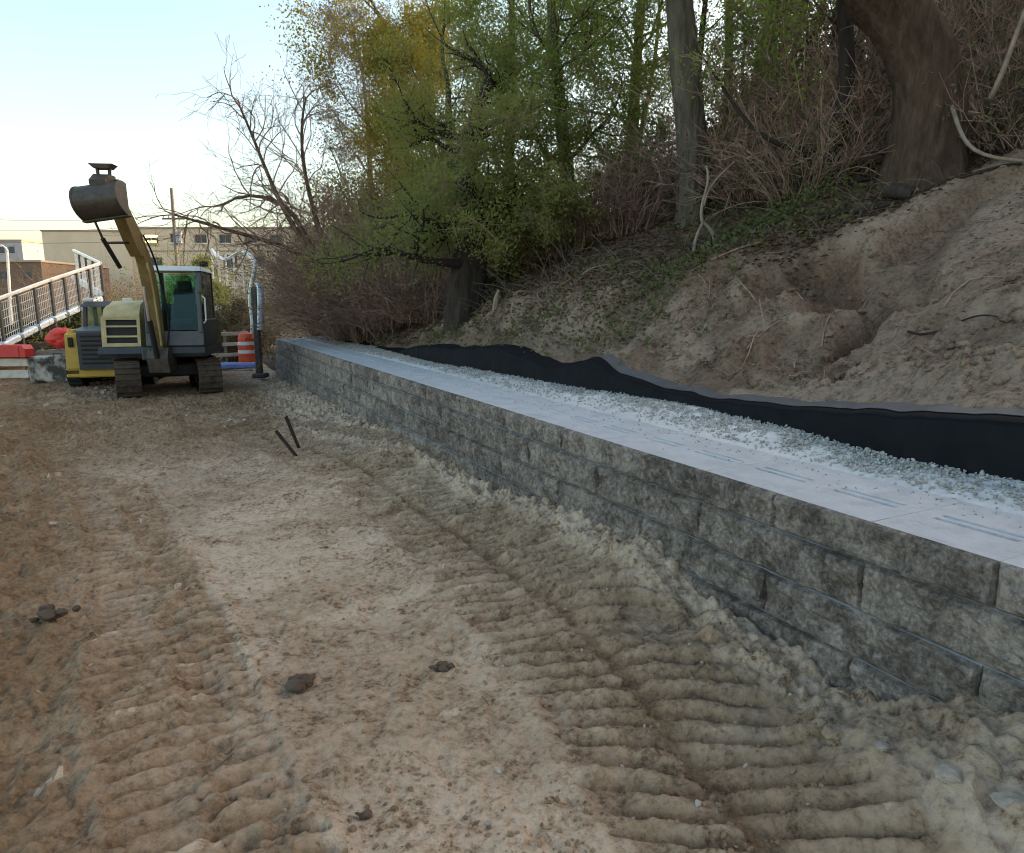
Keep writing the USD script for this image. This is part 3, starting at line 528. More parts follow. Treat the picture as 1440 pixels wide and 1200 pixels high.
# ------------------------------------------------------------------ skid steer loader, seen from behind
SK = np.array([-9.35, 15.9, -.02]); sk = thing('skid_steer_loader', 'yellow and black skid steer loader parked beside the excavator', 'loader', SK)
SH = math.radians(108)                                   # drives away from the camera
def sko(name, mesh, m, smooth=30, parent=sk, **k): return obj(name, xf(mesh, SH), M[m], parent, smooth, **k)
sko('chassis', cat_m([cbox((2.3, 1.12, .5), (.6, 0, .62), .05), cbox((.22, 1.72, .22), (-.42, 0, .36), .03)]), 'yellow')
for s in (-1, 1):
    sko('rear_tower', hull([(-.55, s * .56, .46), (-.55, s * .84, .46), (.3, s * .56, .46), (.3, s * .84, .46), (-.5, s * .60, 1.22), (-.5, s * .82, 1.22), (.05, s * .60, 1.3), (.05, s * .82, 1.3)]), 'yellow')
    sko('lift_arm', cat_m([beam((-.35, s * .74, 1.24), (.9, s * .76, 1.22), .13, .18, .02), beam((.9, s * .76, 1.22), (1.75, s * .76, .5), .13, .18, .02)]), 'yellow')
    sko('lift_cylinder', cyl(.05, (-.3, s * .66, .7), (.5, s * .66, 1.18), 12), 'black')
    for x in (-.12, 1.05):
        wh = sko('wheel', cat_m([cyl(.38, (x, s * .60, .38), (x, s * .86, .38), 28)] + [cbox((.06, .28, .10), (x + .38 * math.cos(a), s * .73, .38 + .38 * math.sin(a)), .012, rot((0, 1, 0), -math.degrees(a))) for a in np.arange(16) * math.pi / 8]), 'black')
        sko('rim', cyl(.20, (x, s * .855, .38), (x, s * .875, .38), 20), 'yellow')
door = sko('engine_door', hull([(-.62, y, z) for y in (-.56, .56) for z in (.44, 1.26)] + [(-.50, y, z) for y in (-.58, .58) for z in (.42, 1.30)]), 'dark_grey')
for i in range(7): sko('grille_slat', cbox((.03, .98, .035), (-.63, 0, .58 + .1 * i), .008), 'black', parent=sk)
sko('engine_hood', hull([(-.56, -.58, 1.30), (-.56, .58, 1.30), (.1, -.58, 1.40), (.1, .58, 1.40), (-.56, -.58, 1.26), (-.56, .58, 1.26), (.1, -.58, 1.26), (.1, .58, 1.26)]), 'mid_grey')
for s in (-1, 1):
    for a, b in (((.02, s * .52, 1.36), (.10, s * .50, 1.84)), ((.98, s * .52, 1.0), (.92, s * .50, 1.84))): sko('cab_post', beam(a, b, .09, .09, .015, (0, 1, 0)), 'dark_grey')
sko('cab_roof', hull([(.02, y, 1.86) for y in (-.58, .58)] + [(1.08, y, 1.86) for y in (-.58, .58)] + [(.1, y, 1.95) for y in (-.48, .48)] + [(1.0, y, 1.95) for y in (-.48, .48)] + [(.02, y, 1.82) for y in (-.58, .58)] + [(1.08, y, 1.82) for y in (-.58, .58)]), 'mid_grey')
sko('rear_window', cbox((.01, .92, .42), (.07, 0, 1.61), .002), 'glass')
for y in (-.4, .4): sko('roof_light', cbox((.08, .2, .08), (.02, y, 1.99), .02), 'white_paint')
for s in (-1, 1): sko('tail_lamp', cbox((.04, .1, .22), (-.56, s * .70, 1.05), .01), 'black')
sko('seat', cat_m([cbox((.4, .46, .12), (.5, 0, 1.3), .03), cbox((.1, .44, .5), (.3, 0, 1.6), .03)]), 'seat')
sko('loader_bucket', cat_m([prism([(1.75, .08), (2.5, .08), (2.5, .12), (1.85, .16), (1.80, .62), (1.74, .62)], 1.8)]), 'steel_dark')

# ------------------------------------------------------------------ site edge: barriers, barrels, rails
M['red_plastic'] = plain('red_plastic', (.50, .035, .035), .5, 0, .4, .2, 4)
M['red_tarp'] = plain('red_tarp', (.55, .035, .025), .55, 0, .4, .25, 5, .3)
M['orange'] = plain('orange_plastic', (.62, .085, .03), .5, 0, .4, .15, 4)
M['concrete'] = mat('concrete', [(.26, .235, .205), (.37, .34, .30), (.44, .41, .37)], 5, 8, .9, .4, 30)
M['stain'] = mat('stained_concrete', [(.04, .035, .032), (.045, .04, .036), (.34, .31, .275), (.42, .38, .34)], 2.6, 3, .9, .3, 30)
M['board'] = mat('pale_board', [(.36, .32, .27), (.5, .46, .4), (.58, .55, .49)], 7, 6, .8, .3, 40)
M['plank'] = mat('weathered_plank', [(.17, .14, .115), (.28, .24, .2)], 8, 6, .9, .4, 40, stretch=(.6, 6, 6))
M['blue'] = plain('blue_tarp', (.17, .24, .52), .5, 0, .4, .25, 6, .3)
def barrier_fence(name, label, p0, p1, heights, mat_r, mat_p, npost, w=.05, h=.11, group=None):
    p0, p1 = np.asarray(p0, float), np.asarray(p1, float); t = thing(name, label, 'barricade', p0, group=group); d = p1 - p0
    for z in heights: obj('rail', beam((0, 0, z), d + [0, 0, z], w, h, .012), M[mat_r], t)
    side = np.cross(d / np.linalg.norm(d), (0, 0, 1)) * .055
    for i in range(npost):
        q = d * (i + .15) / (npost - .7); obj('post', cbox((.07, .07, max(heights) + .12), q - side * 1.15 + [0, 0, (max(heights) + .12) / 2], .01), M[mat_p], t)
    return t
barrier_fence('barricade_fence', 'pale three rail barricade fence between excavator and orange barrel', at(287, 517, 0), at(352, 513, 0), (.34, .66, .98), 'board', 'plank', 3)
barrier_fence('board_barricade', 'pair of pale boards below the long red barrier, far left', at(-25, 533, 0), at(42, 533, 0), (.12, .42), 'board', 'plank', 2, .05, .2)
rb = thing('red_barrier', 'long red plastic barrier lying on pale boards at left edge', 'barrier', at(-10, 533, 0) + [0, .0, .56])
dd = at(44, 533, 0) - at(-12, 533, 0); Lr = np.linalg.norm(dd); a = math.atan2(dd[1], dd[0])
obj('body', xf(prism([(-Lr * .5 + x, z) for x, z in ((0, 0), (Lr, 0), (Lr, .2), (Lr - .06, .30), (.06, .30), (0, .2))], .34), a, dd / 2), M['red_plastic'], rb, 30)
obj('seam', xf(cat_m([cbox((.03, .37, .28), (x, 0, .14), .01) for x in (-.35, .35)]), a, dd / 2), M['red_plastic'], rb, 30)
cb = thing('concrete_block', 'pale concrete barrier block with big dark mud stains', 'concrete block', at(74, 540, 0))
obj('block', cbox((1.18, .5, .62), (0, .3, .33), .05), M['stain'], cb, 20); obj('lifting_loop', tube([(-.1, .3, .62), (-.1, .3, .70), (.1, .3, .70), (.1, .3, .62)], .015, 6), M['steel_dark'], cb, 30)
M_pl = thing('timber_plank', 'weathered timber plank laid behind the stained concrete block', 'plank', at(80, 516, 0) + [0, 0, .56])
obj('plank', cbox((1.35, .24, .18), (0, 0, .1), .015), M['plank'], M_pl); obj('bearer', cat_m([cbox((.14, .3, .56), (x, 0, -.28), .01) for x in (-.5, .5)]), M['plank'], M_pl)
tp = trimesh.creation.icosphere(4, 1.0); v = np.array(tp.vertices); v = v * (1 + .55 * (fbm(v * 1.6, 4, 3) - .5))[:, None] * (1 + .10 * (np.abs(fbm(v * 4, 3, 9) - .5) * 2 - .4))[:, None]
v[:, 2] = np.maximum(v[:, 2], -.75); v = v * [.36, .34, .30]
obj('red_tarp_bundle', (v + atY(88, 477, 17.5), np.array(tp.faces)), M['red_tarp'], smooth=True, label='bright red tarpaulin bundle lying behind the skid steer loader', cat='tarpaulin')
obj('tarp_support', cbox((1.2, .9, atY(88, 477, 17.5)[2] - .26), atY(88, 477, 17.6) * [1, 1, 0] + [0, .2, (atY(88, 477, 17.5)[2] - .26) / 2 - .03], .04), M['plank'], smooth=20, label='low timber crate hidden beneath the red tarpaulin bundle', cat='crate')
dr = thing('traffic_barrel', 'orange traffic barrel with pale bands near the end of the wall', 'barrel', at(349, 515, 0))
prof = [(0, .30), (.10, .30), (.10, .27), (.32, .255), (.34, .27), (.56, .25), (.58, .262), (.80, .235), (.82, .25), (.98, .22), (1.02, .12)]
obj('base', tube([(0, 0, 0), (0, 0, .10)], [.34, .32], 24), M['black'], dr, 30)
obj('drum', tube([(0, 0, z) for z, _ in prof[2:]], [r for _, r in prof[2:]], 28), M['orange'], dr, 30)
for z in (.45, .70): obj('reflective_band', tube([(0, 0, z - .05), (0, 0, z + .05)], [.266, .262], 28, False), M['white_paint'], dr, 30)
q = at(338, 520, 0); v, f = cbox((1.15, .5, .16), (0, 0, .12), .06); tm = trimesh.Trimesh(v, f).subdivide().subdivide().subdivide(); v = np.array(tm.vertices); v += .05 * (fbm(v * 5, 3, 8)[:, None] - .5)
obj('blue_tarp', xf((v, np.array(tm.faces)), .35, q), M['blue'], smooth=True, label='folded blue tarpaulin on the ground below the orange barrel', cat='tarpaulin')

# ------------------------------------------------------------------ ramps with white handrails
M['rail_white'] = plain('rail_white', (.66, .64, .60), .5)
M['post_dark'] = plain('post_dark', (.06, .055, .05), .7)
M['mesh_panel'] = mat('rail_panel', [(.46, .45, .43), (.56, .55, .53)], 3, 5, .8)
def ramp_rail(name, label, tops, hts, npan, deck=True):
    """a handrail run: posts, panels between them, and the silver deck edge in short segments"""
    tops = [np.asarray(t, float) for t in tops]; t = thing(name, label, 'railing', tops[0] * [1, 1, 0])
    o = tops[0] * [1, 1, 0]
    for k in range(len(tops) - 1):
        a, b = tops[k] - o, tops[k + 1] - o; ha, hb = hts[k], hts[k + 1]
        obj('handrail', beam(a, b, .09, .09, .02), M['rail_white'], t)
        for i in range(npan[k]):
            s0, s1 = i / npan[k], (i + 1) / npan[k]; p, q_ = a + (b - a) * s0, a + (b - a) * s1; h0, h1 = ha + (hb - ha) * s0, ha + (hb - ha) * s1
            obj('post', beam(p - [0, 0, .05], p - [0, 0, h0 + .3], .09, .09, .01, (0, 1, 0)), M['post_dark'], t)
            e = (q_ - p) * .06
            obj('mesh_panel', cat_m([beam(p + (q_ - p) * k_ / 9 - [0, 0, .12], p + (q_ - p) * k_ / 9 - [0, 0, h0 + (h1 - h0) * k_ / 9], .014, .014, .003, (0, 1, 0)) for k_ in range(1, 9)] + [beam(p + e - [0, 0, .12 + (h0 - .14) * z_], q_ - e - [0, 0, .12 + (h1 - .14) * z_], .014, .014, .003) for z_ in (0, .2, .4, .6, .8, 1)]), M['mesh_panel'], t)
            if deck: obj('deck_edge', beam(p - [0, 0, h0 + .02] + e * .5 - [0, .12, 0], q_ - [0, 0, h1 + .02] - e * .5 - [0, .12, 0], .22, .17, .05), M['silver'], t)
    return t
ramp_rail('ramp_railing', 'white handrail with dark posts climbing the left ramp', [atY(-60, 441, 17.2), atY(70, 394, 20.5), atY(140, 371, 22.8)], [1.3, 1.15, 1.1], [5, 4])
ramp_rail('return_railing', 'white handrail of the upper ramp doubling back from the corner', [atY(141, 370, 23.0), atY(103, 352, 26.5)], [1.0, 1.0], [4])
rr = thing('bent_handrail', 'white handrail bending down at the near end of the right ramp', 'railing', atY(353, 470, 17.4) * [1, 1, 0]); o = atY(353, 470, 17.4) * [1, 1, 0]
pts = [atY(297, 351, 24), atY(330, 358, 20.5), atY(356, 365, 17.8), atY(359, 374, 17.5), atY(352, 410, 17.4), atY(352, 425, 17.4), atY(355, 468, 17.4)]
obj('handrail', tube(smooth_path([p - o for p in pts], 40), .055, 10), M['rail_white'], rr, True)
for i in range(5): p = pts[0] + (pts[2] - pts[0]) * i / 5 - o; obj('baluster', beam(p, p - [0, 0, 1.0], .05, .05, .01, (0, 1, 0)), M['rail_white'], rr)
sp = thing('wrapped_post', 'silver wrapped post with dark sides standing beside the orange barrel', 'post', atY(361, 500, 17.3) * [1, 1, 0]); o = atY(361, 500, 17.3) * [1, 1, 0]
obj('post', cbox((.15, .14, 2.3), (0, .12, 1.15), .02), M['post_dark'], sp)
obj('silver_wrap', tube([atY(362, 397, 17.1) - o, atY(366, 404, 17.1) - o, atY(367, 430, 17.1) - o, atY(366, 464, 17.1) - o], [.06, .085, .09, .08], 12), M['silver'], sp, True)
obj('foot', cbox((.34, .34, .12), (.03, .1, .06), .03), M['post_dark'], sp)

# grass bank under the left ramp
uu = np.linspace(-13, -5.0, 46); vv = np.linspace(0, 1, 30); U, V = np.meshgrid(np.linspace(0, 1, 60), vv, indexing='ij')
a0, a1, b0, b1 = at(-60, 520, 0), at(104, 512, 0) + [0, .5, 0], atY(-60, 480, 17.6), atY(112, 440, 22.3)
G = (a0 + (a1 - a0) * U[..., None]) * (1 - V[..., None]) + (b0 + (b1 - b0) * U[..., None]) * V[..., None]
G[..., 2] += .10 * (fbm(G * 1.8, 4, 4) - .5)
obj('grass_bank', (G.reshape(-1, 3), grid_faces(60, 30)[:, ::-1]), mat('grass_soil', [(.05, .045, .025), (.085, .085, .04)], 5, 6, .95, .5, 30), smooth=True, label='green grass bank sloping up to the left ramp', cat='bank', kind='structure')
k = RNG.random((5200, 2)); iu, iv = k[:, :1], k[:, 1:]
c = (a0 + (a1 - a0) * iu) * (1 - iv) + (b0 + (b1 - b0) * iu) * iv + [0, 0, .06]
obj('bank_grass', leaves(c, RNG.uniform(.1, .26, len(c)), 5, 0, .16), M['grass'], label='rough green grass tufts on the bank by the left ramp', cat='grass', kind='stuff')

# ------------------------------------------------------------------ far buildings
M['facade'] = mat('facade', [(.50, .40, .28), (.56, .45, .325), (.60, .49, .36)], .35, 5, .9)
M['facade_side'] = mat('facade_side', [(.5, .46, .4), (.56, .52, .46)], .35, 5, .9)
M['brown_brick'] = mat('brown_facade', [(.12, .085, .062), (.165, .118, .085)], 1.2, 6, .9)
M['grey_clad'] = mat('grey_cladding', [(.24, .26, .29), (.32, .34, .37)], .8, 4, .7)
M['trim'] = plain('trim', (.30, .25, .19), .8)
lamp_lit = usdkit.material(stage, '/World/Looks/lit_frame', {'e': ('emission', {'color': (1.0, .72, .25), 'strength': .9})}, surface='e.emission')
BY = 74.0
def bx(x0, x1, z0, z1, y0, y1): return cbox((x1 - x0, y1 - y0, z1 - z0), ((x0 + x1) / 2, (y0 + y1) / 2, (z0 + z1) / 2), .02)
X = lambda px: atY(px, 400, BY)[0]
Zz = lambda py: atY(300, py, BY)[2]
bd = thing('office_building', 'long cream two storey flat roofed building beyond the ramps', 'building', (0, BY, 0))
xl, xm, xr, zr = X(69), X(190), X(640), Zz(322)
def bob(n, m, mt, par=bd): return obj(n, m, M[mt] if isinstance(mt, str) else mt, par)
WIN = [(218, 336, 20, 14, 1), (253, 335, 17, 13, 0), (287, 336, 17, 12, 0), (321, 336, 17, 12, 0), (356, 336, 17, 12, 0), (391, 336, 17, 12, 0), (425, 336, 17, 12, 0), (222, 368, 18, 12, 0), (290, 368, 18, 12, 0), (326, 368, 20, 18, 0), (365, 368, 18, 14, 0), (400, 368, 18, 14, 0)]
# wall as panels around the openings
rows = sorted({0.0, zr - 1e-3} | {Zz(y + h / 2) for _, y, _, h, _ in WIN} | {Zz(y - h / 2) for _, y, _, h, _ in WIN})
from shapely.geometry import box as sbox
from shapely.ops import unary_union
holes = unary_union([sbox(X(x - w / 2), Zz(y + h / 2), X(x + w / 2), Zz(y - h / 2)) for x, y, w, h, _ in WIN])
wallp = sbox(xm, -.5, xr, zr).difference(holes); m = trimesh.creation.extrude_polygon(wallp, .35, engine='earcut'); v = np.array(m.vertices)
bob('front_wall', (np.stack([v[:, 0], v[:, 2], v[:, 1]], 1), np.array(m.faces)[:, ::-1]), 'facade')
bob('core', bx(xm, xr, -.5, zr - .1, .9, 16), 'trim')
bob('left_wing', bx(xl, xm - .01, -.5, Zz(326), -.25, 15), 'facade')
bob('parapet', bx(xm - .05, xr, zr, zr + .18, -.08, 16), 'trim'); bob('wing_parapet', bx(xl - .08, xm - .06, Zz(326), Zz(326) + .16, -.33, 15), 'trim')
bob('string_course', bx(xm, xr, Zz(353) - .06, Zz(353) + .06, -.06, -.002), 'trim')
for x, y, w, h, lit in WIN:
    x0, x1, z0, z1 = X(x - w / 2), X(x + w / 2), Zz(y + h / 2), Zz(y - h / 2); wn = bob('window', cat_m([bx(x0, x1, z0, z0 + .07, .12, .2), bx(x0, x1, z1 - .07, z1, .12, .2), bx(x0, x0 + .07, z0 + .07, z1 - .07, .12, .2), bx(x1 - .07, x1, z0 + .07, z1 - .07, .12, .2), bx((x0 + x1) / 2 - .03, (x0 + x1) / 2 + .03, z0 + .07, z1 - .07, .12, .2)]), 'trim')
    obj('pane', bx(x0 + .07, x1 - .07, z0 + .07, z1 - .07, .15, .17), M['far_glass'], wn)
    obj('sill', bx(x0 - .08, x1 + .08, z0 - .14, z0 - .02, -.14, -.003), M['white_paint'] if not lit else M['trim'], wn)
    if lit:
        obj('lit_blind', bx(x0 + .1, x1 - .1, z1 - .38, z1 - .1, .10, .115), lamp_lit, wn); obj('lit_blind', bx(x0 + .1, x1 - .25, z0 + .12, z0 + .36, .10, .115), lamp_lit, wn)
bb = thing('brick_building', 'low brown flat roofed building at the left edge', 'building', (0, 60, 0)); X6 = lambda px: atY(px, 400, 60)[0]; Z6 = lambda py: atY(30, py, 60)[2]
obj('wall', bx(X6(-90), X6(61), -.5, Z6(369), 0, 10), M['brown_brick'], bb); obj('roof_edge', bx(X6(-90) - .1, X6(61) + .1, Z6(369), Z6(366), -.12, 10.1), M['trim'], bb)
for px in (6, 40): obj('window', bx(X6(px - 5), X6(px + 5), Z6(392), Z6(382), -.03, .02), M['far_glass'], bb)
gb = thing('grey_building', 'distant grey clad block showing above the low brown building', 'building', (0, 110, 0)); XG = lambda px: atY(px, 380, 110)[0]; ZG = lambda py: atY(10, py, 110)[2]
obj('wall', bx(XG(-120), XG(35), -.5, ZG(339), 0, 12), M['grey_clad'], gb); obj('roof_edge', bx(XG(-120), XG(35) + .15, ZG(339), ZG(337), -.15, 12), M['trim'], gb)
for px in (-8, 6, 20): obj('window', bx(XG(px - 4), XG(px + 4), ZG(356), ZG(347), -.04, .02), M['far_glass'], gb)
# utility pole, wires, street lamp
PY = 52.0; pole = thing('utility_pole', 'tall thin utility pole with crossarm in front of cream building', 'utility pole', atY(253, 430, PY) * [1, 1, 0]); o = atY(253, 430, PY) * [1, 1, 0]
top = atY(241, 265, PY) - o
M['pole'] = plain('pole_wood', (.16, .14, .125), .9)
obj('pole', tube([(0, 0, -.3), top], [.17, .11], 10), M['pole'], pole, True)
ca = top * .79; obj('crossarm', cbox((1.7, .12, .12), ca, .02), M['pole'], pole)
for x in (-.75, -.35, .35, .75): obj('insulator', tube([ca + [x, 0, .06], ca + [x, 0, .28]], [.05, .04], 8), M['trim'], pole, True)
obj('transformer', cyl(.24, top * .62 + [.3, 0, 0], top * .70 + [.3, 0, 0], 14), M['grey_clad'], pole, 30)
def wire(name, label, a, b, sag):
    s = np.linspace(0, 1, 24)[:, None]; p = np.asarray(a) * (1 - s) + np.asarray(b) * s; p[:, 2] -= sag * 4 * (s * (1 - s))[:, 0]; obj(name, tube(p, .016, 5), M['post_dark'], label=label, cat='wire', group='overhead wires left of the pole', smooth=True)
for k, (dz, wl) in enumerate(((.2, 'highest of the three'), (-.45, 'middle one of the three'), (-1.4, 'lowest of the three'))): wire('overhead_wire', wl + ' thin overhead wires running left from the utility pole', o + ca + [-.7 + .3 * k, 0, dz + .05], atY(-120, 300 + 16 * k, 62), .5)
LY = 44.0; o = atY(12, 430, LY) * [1, 1, 0]; sl = thing('street_lamp', 'pale slender street lamp with curved arm at left edge', 'street lamp', o)
obj('pole', tube([(0, 0, 0), atY(10, 352, LY) - o], [.1, .07], 8), M['rail_white'], sl, True); obj('arm', tube(smooth_path([atY(10, 352, LY) - o, atY(7, 348, LY) - o, atY(-2, 346, LY) - o], 8), .05, 8), M['rail_white'], sl, True)
obj('lamp_head', cbox((.7, .3, .14), atY(-4, 346, LY) - o, .05), M['grey_clad'], sl)
# parked van and block behind the cab
vn = thing('parked_van', 'grey parked van behind the barricade fence', 'van', atY(285, 432, 31) * [1, 1, 0]); 
obj('body', xf(prism([(-2.1, .35), (1.9, .35), (2.0, .8), (1.55, 1.0), (1.0, 1.75), (-2.0, 1.85), (-2.15, 1.2)], 1.7), .2), M['grey_clad'], vn, 20)
for s in (-1, 1): obj('side_window', xf(prism([(-1.7, 1.15), (1.25, 1.1), (.9, 1.6), (-1.7, 1.68)], .02, s * .855 - .01), .2), M['far_glass'], vn)
for x in (-1.35, 1.25):
    for s in (-1, 1): obj('wheel', xf(cyl(.34, (x, s * .66, .34), (x, s * .88, .34), 20), .2), M['black'], vn, 30)

# ================================================================== trees and undergrowth
def tubes_batch(paths, radii, n):
    return cat_m([tube(p, r, n, False) for p, r in zip(paths, radii)])
def grow(rg, start, d, length, r0, depth, spread=.7, grav=0.0, wob=.16, kids=(4, 6), shrink=.62, out=None, tips=None, up=0.15, lev=0, steps=6):
    """limbs as tapering wobbling tubes; collects (points, radii, level) and the tips' points"""
    pts = [np.asarray(start, float)]; d = np.asarray(d, float) / np.linalg.norm(d)
    for i in range(steps):
        d = d + rg.normal(size=3) * wob + np.array([0, 0, up - grav * (i / steps)]); d /= np.linalg.norm(d); pts.append(pts[-1] + d * length / steps)
    pts = np.array(pts); rad = np.linspace(r0, r0 * (.45 if depth else .25), steps + 1); out.append((pts, rad, lev))
    if depth == 0: tips.append(pts); return
    for k in range(rg.integers(*kids)):
        i = rg.integers(max(1, steps // 3), steps + 1); p = pts[i]; t = pts[min(i, steps)] - pts[i - 1]; t /= np.linalg.norm(t)
        dd = t + rg.normal(size=3) * spread; grow(rg, p, dd, length * shrink * rg.uniform(.7, 1.2), rad[i] * .62, depth - 1, spread, grav, wob, kids, shrink, out, tips, up, lev + 1, max(3, steps - 1))
def crown_points(rg, tips, per, rad):
    c = []
    for p in tips:
        k = rg.integers(0, len(p), per); c.append(p[k] + rg.normal(size=(per, 3)) * rad)
    return np.vstack(c)
def tree(label, base, trunk_pts, r0, r1, bark, leaf, seed, limbs=7, limb_len=2.2, from_h=.35, depth=2, per=26, lsize=.07, spread=.75, crown_r=.16, grav=0.0, group=None, name='tree', kids=(3, 6), flare=1.5, limb_dirs=None, cat='tree', up=.12, n=14, lrange=.35, bare=False):
    rg = np.random.default_rng(seed); o = np.asarray(base, float); t = thing(name, label, cat, o, group=group)
    NR = 64 if r0 > .2 else 22; n = 44 if r0 > .2 else n
    tp = smooth_path(trunk_pts, NR); s = np.linspace(0, 1, NR); rad = r0 + (r1 - r0) * s ** .8; rad = rad * (1 + (flare - 1) * np.exp(-s * 14))
    tv, tf = tube(tp, rad, n); ring = np.repeat(np.arange(NR), n); nv = tv[:len(ring)] - tp[ring]; nv /= np.linalg.norm(nv, axis=1, keepdims=True) + 1e-9; th_ = np.tile(np.arange(n) * 2 * math.pi / n, NR)
    q = np.stack([np.cos(th_) * 2.4, np.sin(th_) * 2.4, tv[:len(ring), 2] * 1.1], 1); q2 = np.stack([np.cos(th_) * 7, np.sin(th_) * 7, tv[:len(ring), 2] * 2.4], 1)
    tv[:len(ring)] += nv * (rad[ring] * (.34 * (fbm(q + seed, 3, seed) - .5) + .20 * (np.abs(fbm(q2, 3, seed + 1) - .5) * 2 - .3)))[:, None]
    obj('trunk', (tv, tf), M[bark], t, True)
    out, tips = [], []
    for k in range(limbs):
        i = int(rg.uniform(from_h, 1) * (NR - 1)); a = rg.random() * 6.28 if limb_dirs is None else limb_dirs[k % len(limb_dirs)] + rg.normal() * .4
        dv = np.array([math.cos(a), math.sin(a), rg.uniform(.1, .8)]); grow(rg, tp[i], dv, limb_len * rg.uniform(.7, 1.25), rad[i] * .30, depth, spread, grav, .15, kids, .62, out, tips, up)
    grow(rg, tp[-1], tp[-1] - tp[-2], limb_len, rad[-1] * .9, depth, spread, grav, .15, kids, .62, out, tips, up)
    obj('branches', cat_m([tube(p, r, 7 if lv == 0 else 4, False) for p, r, lv in out]), M[bark], t, True)
    if not bare:
        c = crown_points(rg, tips, per, crown_r); sz = lsize * rg.uniform(1 - lrange, 1 + lrange, len(c))
        obj('crown', leaves(c, sz, seed + 1, .15), M[leaf], t, kind=None)
    return t
def clumps(t, spots, leaf, seed, n=900, ls=.05, name='crown', sq=.8):
    """leafy sprays: gaussian puffs of leaves with a few twigs in each"""
    rg = np.random.default_rng(seed); o = np.array(t.GetAttribute('xformOp:translate').Get()); c, tw = [], []
    for p, r in spots:
        k = int(n * (r / .5) ** 2); dirs = rg.normal(size=(11, 3)); dirs /= np.linalg.norm(dirs, axis=1, keepdims=True); i = rg.integers(0, 11, k); s = rg.random(k) ** .6
        q = p + dirs[i] * (s * r * 1.15)[:, None] * [1, 1, sq] + rg.normal(size=(k, 3)) * r * .17 * [1, 1, sq]; c.append(q)
        for d in dirs: tw.append(tube(np.array([p, p + d * r * .6 * [1, 1, sq], p + d * r * 1.15 * [1, 1, sq]]) - o, [.008, .006, .003], 3, False))
    c = np.vstack(c) - o; obj(name, leaves(c, ls * rg.uniform(.6, 1.4, len(c)), seed + 1, .2), M[leaf], t); obj('sprays', cat_m(tw), M['twig'], t, True)
def region(poly, n, d0, d1, r0, r1, seed, keep=lambda x, y: 1.0):
    """places inside a stretch of the wood's edge"""
    rg = np.random.default_rng(seed); P_ = Polygon(poly); x0, y0, x1, y1 = P_.bounds; out = []
    from shapely.geometry import Point
    while len(out) < n:
        x, y = rg.uniform(x0, x1), rg.uniform(y0, y1)
        if P_.contains(Point(x, y)) and rg.random() < keep(x, y): d = rg.uniform(d0, d1); r_ = ray(x, y); out.append((r_ / np.hypot(r_[0], r_[1]) * d + [0, 0, ZC], rg.uniform(r0, r1)))
    return out
def hp(u, v): return P(u, v, hz(u, v))
def polar(px, d):                                          # ground point of the slope under picture column px at horizontal distance d
    r = ray(px, 429); h = r[:2] / np.hypot(r[0], r[1]) * d; u, v = UV(np.array([h[0], h[1], 0])); return np.array([h[0], h[1], hz(u, v) if v > 2.9 else 0.0])

def hit(px, py):                                           # where the view ray through a picture point meets the slope
    r = ray(px, py); k = np.linspace(2, 60, 4000) / np.hypot(r[0], r[1]); pts = r * k[:, None] + [0, 0, ZC]; u, v = UV(pts); z = hill_z(u, v)[0]; i = np.argmax((pts[:, 2] < z) & (v > 3.3)); return pts[i]
# big leaning tree (upper right)
b = hit(1296, 246); t = tree('massive brown leaning tree with flared base at the top of the bank', b, [(.0, 0, -.35), (.02, .02, .5), (-.06, .0, 1.0), (-.34, -.02, 1.5), (-.85, -.1, 2.0), (-1.45, -.25, 2.5), (-2.0, -.3, 3.2), (-2.5, -.2, 4.6)], .40, .24, 'bark_brown', 'leaf_olive', 11, 9, 2.6, .6, 2, 60, .06, flare=1.35, n=20, name='leaning_tree')
obj('limb', cat_m([tube(smooth_path([(-.04, 0, .8), (-.18, .05, 1.4), (-.55, .05, 2.1), (-.85, .1, 3.0), (-1.0, .1, 4.6)], 14), np.linspace(.30, .11, 14), 14)]), M['bark_brown'], t, True)
obj('limb', tube(smooth_path([(-.30, -.1, 1.95), (-.8, -.3, 2.05), (-1.3, -.45, 2.4), (-1.9, -.5, 2.5)], 12), np.linspace(.17, .06, 12), 12), M['bark_brown'], t, True)
# tall straight trunk in the middle
b = hit(976, 305); tree('tall grey green straight trunk rising beside the pale forked stump', b, [(0, 0, -.3), (-.10, 0, 1.2), (-.36, 0, 3.0), (-.6, .1, 5.2), (-.8, .1, 8)], .24, .15, 'bark_grey', 'leaf_green', 21, 9, 2.4, .5, 2, 50, .055, flare=1.35, name='tall_tree', group=None)
# thick dark stump-like trunk of the green tree
b = hit(657, 440); tree('thick dark short trunk under the wide green crown by the fabric', b, [(0, 0, -.4), (.02, 0, .6), (.1, .1, 1.4), (.0, .3, 2.2), (.1, .6, 3.0)], .36, .16, 'bark_dark', 'leaf_deep', 31, 15, 1.3, .24, 2, 110, .05, flare=1.25, name='green_tree', up=.02, crown_r=.17)
G_ = region([(600, 235), (690, 120), (790, 190), (850, 320), (760, 345), (660, 355), (600, 330)], 50, 9.9, 12, .28, .52, 801)
clumps(stage.GetPrimAtPath('/World/green_tree'), G_, 'leaf_deep', 811, 712, .048)
clumps(stage.GetPrimAtPath('/World/tall_tree'), region([(850, 20), (1090, -20), (1080, 120), (960, 240), (850, 300), (800, 200)], 26, 12.4, 14.2, .3, .5, 802), 'leaf_green', 812, 600, .048)
